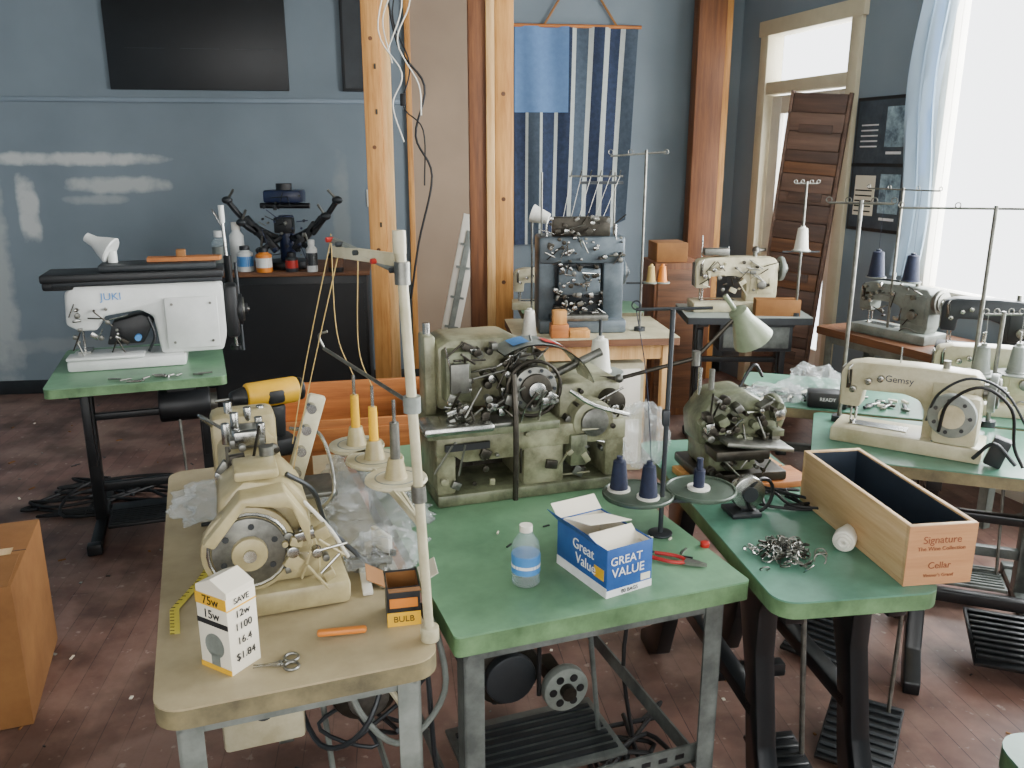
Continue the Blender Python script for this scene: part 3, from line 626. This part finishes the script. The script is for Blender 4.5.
def bag(name,loc,size,seed,mat=m_bag):
    b=B(name,loc); t=bmesh.new(); bmesh.ops.create_icosphere(t,subdivisions=5,radius=1)
    for v in t.verts:
        n=noise.noise(v.co*1.7+Vector((seed,0,0))); n2=noise.noise(v.co*4+Vector((0,seed,0))); n3=noise.noise(v.co*11+Vector((seed,seed,0)))
        f=.75+.5*n+.3*abs(n2)+.12*abs(n3); c=v.co*f; v.co=Vector((c.x*size[0],c.y*size[1],max(c.z,-.55)*size[2]+.551*size[2]))
    b.add(t,mat); b.done()
bag('plastic_bag',(-.38,2.03,Z),(.19,.15,.075),3); bag('plastic_bag',(-.78,2.08,Z),(.12,.12,.05),8); bag('plastic_bag',(-.28,1.77,Z),(.1,.1,.05),14)
bag('plastic_bag',(1.2,3.25,Z),(.12,.1,.07),5); bag('plastic_bag',(.38,2.45,Z),(.09,.07,.14),25); bag('plastic_bag',(1.02,3.14,Z),(.12,.08,.04),35); bag('plastic_bag',(-.42,2.25,Z),(.1,.08,.09),45)
# light bulb box
b=B('light_bulb_box',(-.5,1.335,Z),60)
w,l,h=.068,.078,.15
b.bx(0,w,0,l,0,h,m_paper,.001)
b.prism([(0,h),(l,h),(l,h+.012),(l*.5,h+.03),(0,h+.012)],.002,w-.002,m_paper,'x')
b.bx(-.001,0,.0,l,.09,.1,m_inkb); b.bx(-.001,0,0,l,.128,.15,m_yel); b.text('75w',(-.0016,l/2,.139),.024,m_inkb,(90,0,-90)); b.text('15w',(-.0016,l/2,.112),.024,m_inkb,(90,0,-90))
b.cyl((-.0009,l/2,.05),(-.0001,l/2,.05),.024,m_lgrey,seg=24); b.bx(-.0009,0,l/2-.011,l/2+.011,.01,.035,m_lgrey); b.bx(-.001,0,0,l,0,.01,m_yel)
b.text('SAVE',(w/2,-.0016,.14),.016,m_inkb)
for t,zz in (('12w',.113),('1100',.088),('16.4',.06),('$1.84',.03)): b.text(t,(w/2,-.0016,zz),.02,m_inkb)
b.bx(.0,w,-.0008,0,.126,.129,m_yel)
b.done()
def scissors(name,loc,rot,S,mh=m_steel,mb=m_chrome):
    b=B(name,loc,rot)
    b.torus((.025*S,.016*S,.004),.016*S,.0035*S,mh); b.torus((.025*S,-.02*S,.004),.016*S,.0035*S,mh)
    b.prism([(.035*S,.006*S),(.05*S,-.002*S),(.11*S,-.01*S),(.05*S,.008*S)],.002,.005,mb,'z'); b.prism([(.035*S,-.01*S),(.05*S,-.004*S),(.11*S,.008*S),(.05*S,.004*S)],.0052,.008,mb,'z')
    b.cyl((.05*S,0,.002),(.05*S,0,.01),.004*S,m_steel,seg=10); b.done()
scissors('scissors',(-.385,1.38,Z),195,.8)
b=B('small_carton',(-.245,1.5,Z),12); openbox(b,.065,.075,.085,.002,m_black,m_card)
b.bx(-.0006,.0655,-.0008,0,.0,.03,m_yel); b.bx(.005,.06,-.001,0,.04,.06,m_orange); b.text('BULB',(.032,-.0015,.015),.018,m_inkb); b.box((.033,-.022,.09),(.062,.045,.0015),m_card,rot=(-20,0,0)); b.box((-.02,.04,.095),(.04,.07,.0015),m_card,rot=(0,30,0)); b.box((.085,.04,.095),(.04,.07,.0015),m_paper,rot=(0,-30,0)); b.done()
b=B('measuring_tape_ribbon',(0,0,0))
pts=[(-.66,1.46,.758),(-.70,1.56,.754),(-.69,1.68,.754),(-.69,1.78,.756),(-.67,1.86,.85),(-.66,1.88,.95)]
P=[Vector(p) for p in pts]
def rib(u,v):
    f=u*(len(P)-1); i=min(int(f),len(P)-2); return P[i].lerp(P[i+1],f-i)+Vector((.018*v,.004*v,.0))
b.sheet(rib,40,1,m_tape)
for k in range(38):
    q=rib(k/38,0)+Vector((0,0,.0009)); b.box(q+Vector((.005,0,.001)),(.008,.0015,.0006),m_inkb)
b.done()
b=B('pen',(-.78,1.97,Z),25); b.cyl((0,0,.006),(.13,0,.006),.005,m_blackgloss,seg=10); b.cyl((.13,0,.006),(.145,0,.006),.005,m_steel,r2=.001,seg=10); b.done()
b=B('parts_bin',(-.68,2.2,Z),20); openbox(b,.13,.16,.1,.004,m_card,m_card); b.greeble(.01,.12,.1,.09,.11,12,55); b.bx(.01,.12,.01,.15,.08,.099,m_iron); b.done()
b=B('cordless_drill',(-.66,2.24,Z+.1),-55)
b.bx(-.04,.04,-.055,.055,0,.05,m_black,.01); b.prism([(-.03,.05),(.03,.05),(.035,.14),(-.02,.14)],-.018,.018,m_black,'x',.006)
b.cyl((0,.075,.175),(0,-.07,.175),.036,m_yel,bev=.008); b.cyl((0,-.07,.175),(0,-.11,.175),.028,m_black,r2=.018,bev=.003); b.cyl((0,-.11,.175),(0,-.15,.175),.004,m_chrome,seg=8); b.cyl((0,.075,.175),(0,.09,.175),.032,m_black,bev=.006)
b.bx(-.038,.038,-.02,.03,.15,.19,m_black,.01); b.bx(-.012,.012,-.03,-.015,.11,.14,m_red,.003)
b.done()
b=B('wood_crate',(-.9,3.0,0),12); openbox(b,.72,.6,.69,.02,m_pineX,m_pineX)
for z in (.05,.58): b.bx(-.01,.73,-.012,0,z,z+.08,m_pineX,.002)
b.done()
b=B('water_bottle',(.03,1.68,Z)); r=.031
b.lathe([(r*.8,0),(r,.006),(r,.03),(r*.94,.034),(r,.038),(r,.085),(r*.9,.1),(r*.45,.12),(r*.4,.125)],(0,0,0),m_bottle)
b.lathe([(r*.96,.03),(r*1.02,.032),(r*1.02,.072),(r*.96,.074)],(0,0,0),m_lblue); b.cyl((0,0,.124),(0,0,.138),r*.45,m_whitep); b.cyl((0,0,.045),(0,0,.052),r*1.03,m_inkw); b.done()
b=B('open_blue_carton',(.198,1.612,Z),30)
w,l,h=.12,.19,.11
openbox(b,w,l,h,.002,m_blue,m_paper)
b.bx(.0,w,-.001,0,0,.016,m_inkw); b.text('GREAT',(w/2-.01,-.0016,.08),.027,m_inkw); b.text('VALUE',(w/2-.005,-.0016,.053),.029,m_inkw); b.text('80 BAGS',(w/2,-.002,.008),.012,m_inkb); b.bx(.09,.115,-.0012,0,.02,.035,m_paper)
b.bx(-.001,0,0,l,0,.022,m_inkw); b.text('Great',(-.0016,l*.45,.08),.034,m_inkw,(90,0,-90)); b.text('Value',(-.0016,l*.4,.048),.034,m_inkw,(90,0,-90))
b.bx(-.0012,-.0001,.01,.045,.035,.06,m_yel)
b.box((w/2,.04,h-.015),(w-.006,.08,.0015),m_paper,rot=(35,0,0)); b.box((w/2,.12,h+.012),(w-.008,.1,.0015),m_paper,rot=(-12,6,0)); b.box((-.016,l*.55,h+.014),(.045,l*.85,.0015),m_blue,rot=(0,48,0))
b.box((w/2,l+.014,h+.012),(w,.04,.0015),m_paper,rot=(40,0,0))
b.done()
b=B('red_pliers',(.40,1.77,Z),-25)
b.tube([(0,.004,.006),(-.03,.018,.006),(-.08,.014,.006)],.0045,m_red); b.tube([(0,-.004,.006),(-.03,-.016,.006),(-.08,-.012,.006)],.0045,m_red); b.prism([(-.005,-.01),(.02,-.008),(.045,0),(.02,.008),(-.005,.01)],.002,.011,m_steel,'z'); b.done()
b=B('red_bottle_cap',(.46,1.86,Z)); b.cyl((0,0,0),(0,0,.012),.011,m_red,bev=.002); b.done()
b=B('small_loose_parts',(.3,1.9,Z),0); R=random.Random(5)
for k in range(22):
    x=R.uniform(-.35,.12);y=R.uniform(-.1,.08); b.box((x,y,.0025),(R.uniform(.006,.03),.004,.003),R.choice([m_chrome,m_dark,m_paper,m_steel,m_thread]),rot=(0,0,R.uniform(0,180)))
b.done()
def spool(b,c,m,S=1.,h=.07,r=.023):
    c=Vector(c); b.lathe([(r*S,0),(r*S,.004),(r*.9*S,.006),(r*.62*S,h*S),(r*.3*S,h*S+.004),(r*.3*S,h*S+.012)],c,m)
b=B('spool_plate_stand',(.365,1.93,Z))
b.cyl((0,0,0),(0,0,.006),.03,m_dark,bev=.002); b.cyl((0,0,0),(.005,0,.56),.006,m_dark); b.bx(-.07,.14,-.006,.006,.085,.093,m_dark)
m_plate=M('dark_green_plate','#4f5e50',.35,.2,c2='#3a463a')
for x,y,nv in ((-.055,.02,2),(.105,.05,1)):
    b.cyl((x,y,.093),(x,y,.1),.088,m_plate,seg=36,bev=.002); b.torus((x,y,.1),.085,.004,m_plate)
spool(b,(-.1,.04,.1),m_navy,1.1); spool(b,(-.035,-.01,.1),m_navy,1.1,.075); b.cyl((.1,.05,.1),(.1,.05,.18),.008,m_navy,seg=8); b.cyl((.1,.05,.1),(.1,.05,.15),.014,m_navy)
for q in ((-.1,.04),(-.035,-.01),(.1,.05)): b.cyl((q[0],q[1],.1),(q[0],q[1],.106),.028,m_thread)
b.cyl((-.08,.0,.56),(.1,.02,.56),.004,m_dark,seg=8); b.torus((-.08,0,.57),.01,.002,m_dark,(90,0,0)); b.tube([(-.03,-.01,.18),(-.05,0,.4),(-.08,0,.56)],.0012,m_navy,n=5)
b.box((.0,.0,.3),(.018,.018,.04),m_dark,.004)
b.done()
b=B('articulated_work_lamp',(0,0,0)); m_lamp=M('sage_green_enamel','#8f9a7e',.35,.1,c2='#727c62')
hd=Vector((.66,2.28,1.165))
b.lathe([(.019,.105),(.026,.1),(.029,.07),(.043,.035),(.056,0),(.052,-.002),(.038,.035),(.024,.07)],hd,m_lamp,(0,-34,20)); b.cyl(hd+Vector((-.06,-.015,.085)),hd+Vector((-.09,-.02,.125)),.007,m_lamp,seg=10)
b.sph(hd+Vector((.0,0,-.0)),.026,m_white)
b.tube([hd+Vector((-.05,-.02,.075)),(.5,2.25,1.12),(.3,2.3,1.05),(.2,2.35,1.04)],.006,m_iron,curve=False); b.sph((.3,2.3,1.05),.013,m_steel)
b.cyl((.2,2.35,1.045),(.33,2.52,.75),.009,m_iron); b.cyl((.5,2.25,1.1),(.5,2.25,1.14),.011,m_steel)
b.cyl((.33,2.52,.75),(.33,2.52,.78),.02,m_iron); b.done()
b=B('thread_cone_stand',(.27,2.40,Z)); b.cyl((.0,.15,.0),(.0,.15,.42),.005,m_dark)
b.cyl((0,.15,.25),(0,.15,.258),.075,m_lgrey,seg=28,bev=.002); spool(b,(0,.15,.258),m_thread,1,.1,.038); b.done()

b=B('wood_plank',(.5,2.16,Z),14); b.bx(0,.36,0,.12,0,.02,m_pineX,.003); b.bx(.02,.34,.125,.2,0,.02,m_pine,.003); b.done()
b=B('cylinder_bed_machine',(.62,2.31,Z+.02),10,S=.98)
b.bx(-.12,.14,-.1,.12,0,.03,m_iron,.008); b.bx(-.1,.05,-.09,.08,.03,.12,m_olive2,.02); b.prism([(-.11,.1),(-.02,.1),(.1,.09),(.13,.13),(.12,.2),(.02,.26),(-.07,.25),(-.12,.18)],-.05,.08,m_olive2,'y',.014)
b.box((.03,-.1,.12),(.2,.09,.012),m_steel,.003,rot=(0,8,0)); b.box((-.02,-.1,.1),(.16,.09,.03),m_iron,.006)
handwheel(b,(.13,.02,.17),.055,(1,0,0),m_olive2,m_steel)
b.greeble(-.12,.12,-.05,.12,.25,46,15,[m_steel,m_iron,m_iron,m_olive2,m_chrome],.05); b.greeble(-.1,.1,-.09,.03,.11,24,16,[m_steel,m_iron,m_iron],.03)
b.cyl((-.1,0,.24),(-.1,0,.32),.006,m_chrome); b.cyl((-.06,.01,.24),(-.06,.01,.31),.008,m_steel); b.tube([(.02,0,.25),(.06,0,.32),(.1,.02,.28)],.005,m_black)
b.done()
b=B('loose_cord',(.75,2.12,Z)); R=random.Random(12)
for j in range(3): b.tube([(R.uniform(-.1,.1),R.uniform(-.08,.1),.006+.006*j) for _ in range(6)],.004,R.choice([m_rubber,m_cream]))
b.done()
b=B('bobbin_winder',(.60,2.05,Z),10); b.bx(-.04,.04,-.03,.05,0,.012,m_dark,.003); b.cyl((.01,-.01,.06),(.01,.02,.06),.045,m_chrome,seg=28,bev=.004); b.cyl((.01,-.02,.06),(.01,-.01,.06),.02,m_dark); b.torus((.045,0,.05),.045,.005,m_black,(90,0,20)); b.bx(-.005,.02,.0,.03,.01,.06,m_dark); b.done()
b=B('metal_hardware_pile',(.635,1.82,Z)); R=random.Random(7)
for k in range(110):
    x=R.gauss(0,.036);y=R.gauss(0,.034);z=.006+R.random()*.035*max(0,1-(abs(x)+abs(y))/.09)
    if R.random()<.6: b.torus((x,y,z),R.uniform(.008,.015),.0018,R.choice([m_chrome,m_steel]),(R.uniform(-50,50),R.uniform(-50,50),0),n=12)
    else: b.cyl((x,y,z),(x+R.uniform(-.03,.03),y+R.uniform(-.03,.03),z+.006),.003,R.choice([m_chrome,m_steel,m_iron]),seg=6)
b.done()
b=B('cfl_light_bulb',(.80,1.87,Z),-30)
b.cyl((-.0,-.045,.026),(0,-.01,.026),.026,m_whitep,seg=24,bev=.004); b.cyl((0,-.01,.026),(0,.035,.026),.024,m_whitep,r2=.015); b.cyl((0,.035,.026),(0,.055,.026),.012,m_steel); b.torus((0,-.047,.026),.016,.005,m_whitep,(90,0,0)); b.torus((0,-.052,.026),.009,.005,m_whitep,(90,0,0)); b.done()
b=B('open_wooden_box',(.845,1.665,Z+.001),7.7); m_lining=M('dark_blue_lining','#1f2c3a',.8)
w,l,h,t=.158,.487,.14,.011
openbox(b,w,l,h,t,m_pineY,m_lining)
m_boxf=wood('box_front_wood','#c08d60','#a8764e',0); b.bx(.0,w,-.0015,0,0,h-.001,m_boxf)
b.text('Signature',(w/2,-.002,.105),.024,m_inkr); b.text('The Wine Collection',(w/2,-.002,.085),.013,m_inkr); b.text('Cellar',(w/2,-.002,.045),.022,m_inkr); b.text('Vintner\'s Grand',(w/2,-.002,.022),.011,m_inkr)
b.done()
b=B('scrap_metal_parts',(.98,3.14,Z),-20); R=random.Random(77)
for k in range(60):
    x=R.uniform(-.12,.5);y=R.uniform(-.03,.14); a=R.uniform(0,3); L2=R.uniform(.02,.07)
    b.box((x,y,.008),(L2,.012,.01),R.choice([m_chrome,m_steel,m_iron,m_dark,m_paper]),.002,rot=(0,0,math.degrees(a)))
b.done()
b=B('motor_control_box',(1.17,3.04,Z),-15) 
b.bx(-.07,.07,-.04,.04,0,.06,m_black,.008); b.text('READY',(0,-.041,.035),.018,m_inkw); b.done()
def stand(name,loc,h,arm=.12,rot=0,spools=((-.06,0),(.06,0)),ms=m_navy,zp=.3,mp=m_steel,R0=.05,S=1.):
    b=B(name,loc,rot); b.cyl((0,0,0),(0,0,.02),.025,m_dark); b.cyl((0,0,.0),(0,0,h),.007,mp); 
    if spools: b.bx(-.1,.1,-.006,.006,zp-.012,zp-.004,m_dark)
    for x,y in spools:
        b.cyl((x,y,zp-.005),(x,y,zp),R0,m_lgrey,seg=24); spool(b,(x,y,zp),ms,S,.09,.032); b.cyl((x,y,zp),(x,y,zp+.14),.003,m_chrome,seg=6)
    b.cyl((-arm,0,h-.01),(arm,0,h-.01),.004,mp,seg=8)
    for x in (-arm,-arm*.4,arm*.4,arm): b.torus((x,0,h),.009,.002,mp,(90,0,0),n=12)
    for x,y in spools: b.tube([(x,y,zp+.1),(x,0,h)],.001,ms,n=4,curve=False)
    return b
stand('thread_stand',(1.15,2.86,Z),.76,.1,-20,spools=()).done()
b=stand('thread_stand',(1.62,2.9,Z),.74,.3,-10,spools=()); b.done()
stand('thread_stand',(1.64,2.80,Z),.4,.06,0,spools=((-.05,.0),(.07,.0)),ms=m_lgrey,zp=.19,R0=.065).done()
stand('thread_stand',(1.56,4.62,.8),.72,.06,0,spools=((0,.0),),ms=m_thread,zp=.36,R0=.05,S=1.3).done()
stand('thread_stand',(1.93,4.3,Z),.75,.2,-60,spools=((-.1,0),(.1,0)),ms=m_navy,zp=.3,S=1.4).done()
b=flatbed('sewing_machine',(1.27,4.82,.8),0,1.0,m_cream,m_lgrey); b.greeble(-.2,.18,-.055,.1,.28,46,51,[m_steel,m_cream,m_iron]); b.cyl((-.2,0,.3),(-.2,0,.42),.004,m_chrome); b.box((-.12,0,.33),(.14,.06,.04),m_steel,.005); b.done()
b=B('cardboard_parts_box',(1.34,4.62,.8),-5); openbox(b,.24,.09,.09,.004,m_card,m_card); b.done()
b=B('drawer_unit',(1.15,4.62,.6),-2); b.bx(0,.4,0,.3,0,.158,m_dark,.004); b.bx(.02,.38,-.006,0,.02,.14,m_grey,.004); b.cyl((.2,-.02,.08),(.2,0,.08),.012,m_steel); b.done()

b=B('multi_needle_machine',(.36,4.40,Z),4); m_mg=M('blue_grey_enamel','#646e74',.4,.3,c2='#454f55')
b.bx(-.22,.24,-.02,.28,0,.07,m_mg,.012); b.bx(-.22,-.13,.04,.26,.06,.42,m_mg,.014); b.bx(.12,.23,.04,.26,.06,.46,m_mg,.014); b.bx(-.22,.23,.02,.26,.36,.5,m_mg,.016)
b.bx(-.14,.13,.08,.24,.06,.38,m_dark,.01); b.bx(-.12,.1,-.0,.1,.2,.34,m_mg,.01); b.bx(-.16,.14,-.04,.14,.07,.1,m_steel,.004)
b.greeble(-.14,.12,.04,.1,.36,80,61,None,.07); b.greeble(-.21,.22,.02,.37,.48,36,62,None,.03); b.greeble(-.2,.2,.0,.48,.6,30,63,None,.03); b.bx(-.15,.15,.03,.07,.5,.6,m_iron,.005)
for k in range(9): b.cyl((-.18+.045*k,.05,.5),(-.18+.045*k,.05,.56+.02*(k%2)),.008,m_chrome,seg=12)
b.cyl((-.2,.1,.5),(-.2,.1,.82),.005,m_steel); b.cyl((.18,.1,.5),(.18,.1,.82),.005,m_steel); b.cyl((-.06,.1,.8),(.22,.1,.8),.005,m_steel); b.bx(-.0,.22,.08,.12,.76,.775,m_dark)
for k in range(6): b.cyl((-.05+.05*k,.1,.8),(-.05+.05*k,.06,.83),.003,m_steel,seg=6); b.tube([(-.05+.05*k,.08,.8),(-.1+.04*k,.05,.56)],.0012,m_thread,n=4,curve=False)
handwheel(b,(.23,.15,.3),.07,(1,0,0),m_mg)
b.done()
b=B('tall_thread_stand',(.68,4.46,Z)); b.cyl((0,0,0),(0,0,.93),.007,m_steel); b.cyl((-.18,0,.90),(.1,0,.92),.005,m_steel); b.cyl((0,0,0),(0,0,.02),.03,m_dark)
for x in (-.18,-.08,.1): b.torus((x,0,.92),.012,.002,m_steel,(90,0,0),n=12)
b.bx(-.08,.1,-.006,.006,.25,.26,m_dark)
for x,m in ((.05,m_tancone),(.11,m_orange)): b.cyl((x,0,.255),(x,0,.262),.04,m_lgrey); spool(b,(x,0,.262),m,.9,.09,.03)
b.done()
b=B('thread_cone',(.09,4.34,Z),0); spool(b,(0,0,0),m_thread,1.3,.1,.032); b.done()
b=B('thread_cone_holder',(.11,4.72,Z)); b.cyl((0,0,0),(0,0,.6),.006,m_steel); b.cyl((-.0,0,.6),(.09,-.02,.57),.05,m_thread,r2=.03); b.done()
b=B('wood_block_stack',(.2,4.25,Z),5); b.bx(0,.09,0,.08,0,.07,m_pineX,.004); b.bx(.095,.2,0,.08,0,.04,m_pine,.004); b.bx(.01,.08,.01,.07,.07,.14,m_pine,.003); b.done()
flatbed('sewing_machine',(.2,5.04,.77),0,.8,m_cream,m_cream).done()
b=sewing_table('sewing_table',(.06,4.86),4,.72,.4,m_gtop,m_edge,m_dark,'T',z=.77,treadle=False); b.done()
b=B('cabinet_drawers',(.2,4.3,0),6); b.bx(0,.5,0,.45,0,.6,m_cream,.005)
for z in (.04,.32): b.bx(.02,.48,-.012,0,z,z+.25,m_whitep,.005); b.cyl((.25,-.03,z+.13),(.25,-.012,z+.13),.014,m_steel)
b.done()
b=B('parts_cabinet',(.90,5.35,0),5); b.bx(0,.32,0,.35,0,1.0,m_rust,.004); b.bx(.02,.3,-.01,0,.05,.96,m_woodX,.003); b.bx(.02,.22,.05,.28,1.0,1.12,m_card,.004); b.done()

b=B('cardboard_box',(-2.0,2.0,0),20); b.bx(0,.6,.0,.5,0,.46,m_card,.004); b.box((.28,.25,.4615),(.56,.05,.0008),m_pineY); b.bx(-.0,.6,.247,.251,.4605,.4616,m_barn2); b.box((.3,.1,.464),(.58,.2,.003),m_card,rot=(3,0,0)); b.done()
b=B('motor_control_box',(-.57,1.44,.0),20); b.bx(0,.16,0,.22,.5,.705,m_cream,.01); b.cyl((.08,-.004,.58),(.08,0,.58),.018,m_dark); b.bx(.02,.06,-.006,0,.63,.67,m_dark); b.bx(.1,.13,-.006,0,.63,.67,m_red)
b.done()
b=B('clutch_motor',(-.36,1.75,0),20); b.cyl((0,-.1,.5),(0,.14,.5),.08,m_iron,seg=24,bev=.012); b.cyl((0,-.14,.5),(0,-.1,.5),.045,m_steel,bev=.004); b.bx(-.05,.05,-.05,.06,.57,.705,m_dark,.006); b.done()
b=B('power_cable',(-.3,1.7,0)); R=random.Random(41)
b.tube([(.0,.0,.7),(-.05,-.1,.55),(.05,-.12,.42),(.15,-.05,.5),(.12,0,.68)],.007,m_lgrey); b.tube([(.05,0,.7),(.0,-.15,.5),(-.12,-.1,.4),(-.2,.02,.5),(-.15,.05,.68)],.006,m_dark)
b.tube([(.1,-.02,.7),(.12,-.05,.4),(.1,.1,.02),(-.1,.2,.012),(-.3,.3,.012)],.006,m_dark)
for j in range(4): b.tube([(R.uniform(-.15,.12),R.uniform(-.1,.1),.35+R.uniform(0,.2)) for _ in range(5)],.005,R.choice([m_dark,m_cream]))
b.done()
def pedal(name,loc,rot):
    b=B(name,loc,rot); b.box((0,0,.05),(.2,.28,.012),m_black,.004,rot=(10,0,0))
    for k in range(9): b.box((0,-.12+.03*k,.058+(-.12+.03*k)*.176),(.19,.012,.01),m_dark,.002,rot=(10,0,0))
    b.bx(-.1,-.08,-.02,.02,0,.05,m_black); b.bx(.08,.1,-.02,.02,0,.05,m_black); b.cyl((.06,.1,.07),(.06,.14,.5),.006,m_steel); b.done()
pedal('foot_pedal',(1.08,2.62,0),-40); pedal('foot_pedal',(1.0,2.1,0),-30)

# ------------------------------------------------------------------ camera & light
cam=bpy.data.cameras.new('camera'); co=bpy.data.objects.new('camera',cam); SC.collection.objects.link(co)
co.location=(0,0,1.65); co.rotation_euler=(rad(75),0,0); cam.sensor_width=36; cam.lens=29.9; cam.clip_start=.05; SC.camera=co
def area(name,c,dirv,sx,sy,W,col=(1,1,1)):
    l=bpy.data.lights.new(name,'AREA'); l.shape='RECTANGLE'; l.size=sx; l.size_y=sy; l.energy=W; l.color=col
    o=bpy.data.objects.new(name,l); SC.collection.objects.link(o); o.location=c; o.rotation_euler=Vector(dirv).to_track_quat('-Z','Y').to_euler()
def rw(s,y,z): 
    a=rad(-72.2); return (1.66+s*math.cos(a)-y*math.sin(a),6.56+s*math.sin(a)+y*math.cos(a),z)
nin=(-.952,-.306,0)
area('daylight_window_1',rw(3.3,.35,1.9),nin,2.9,2.1,470,(.97,.99,1))
area('daylight_window_3',rw(6.3,.35,1.9),nin,2.7,2.1,130,(.98,.99,1))
area('daylight_door',rw(.79,.3,1.4),nin,.95,2.3,60,(.95,.98,1))
area('rear_fill_light',(.2,-1.95,1.8),(0,1,0),4.6,1.8,62,(1,.92,.8))  # added warm fill from behind the camera, through the added rear window
w=bpy.data.worlds.new('World'); SC.world=w; w.use_nodes=True
w.node_tree.nodes['Background'].inputs[0].default_value=(.95,.97,1,1); w.node_tree.nodes['Background'].inputs[1].default_value=5.0
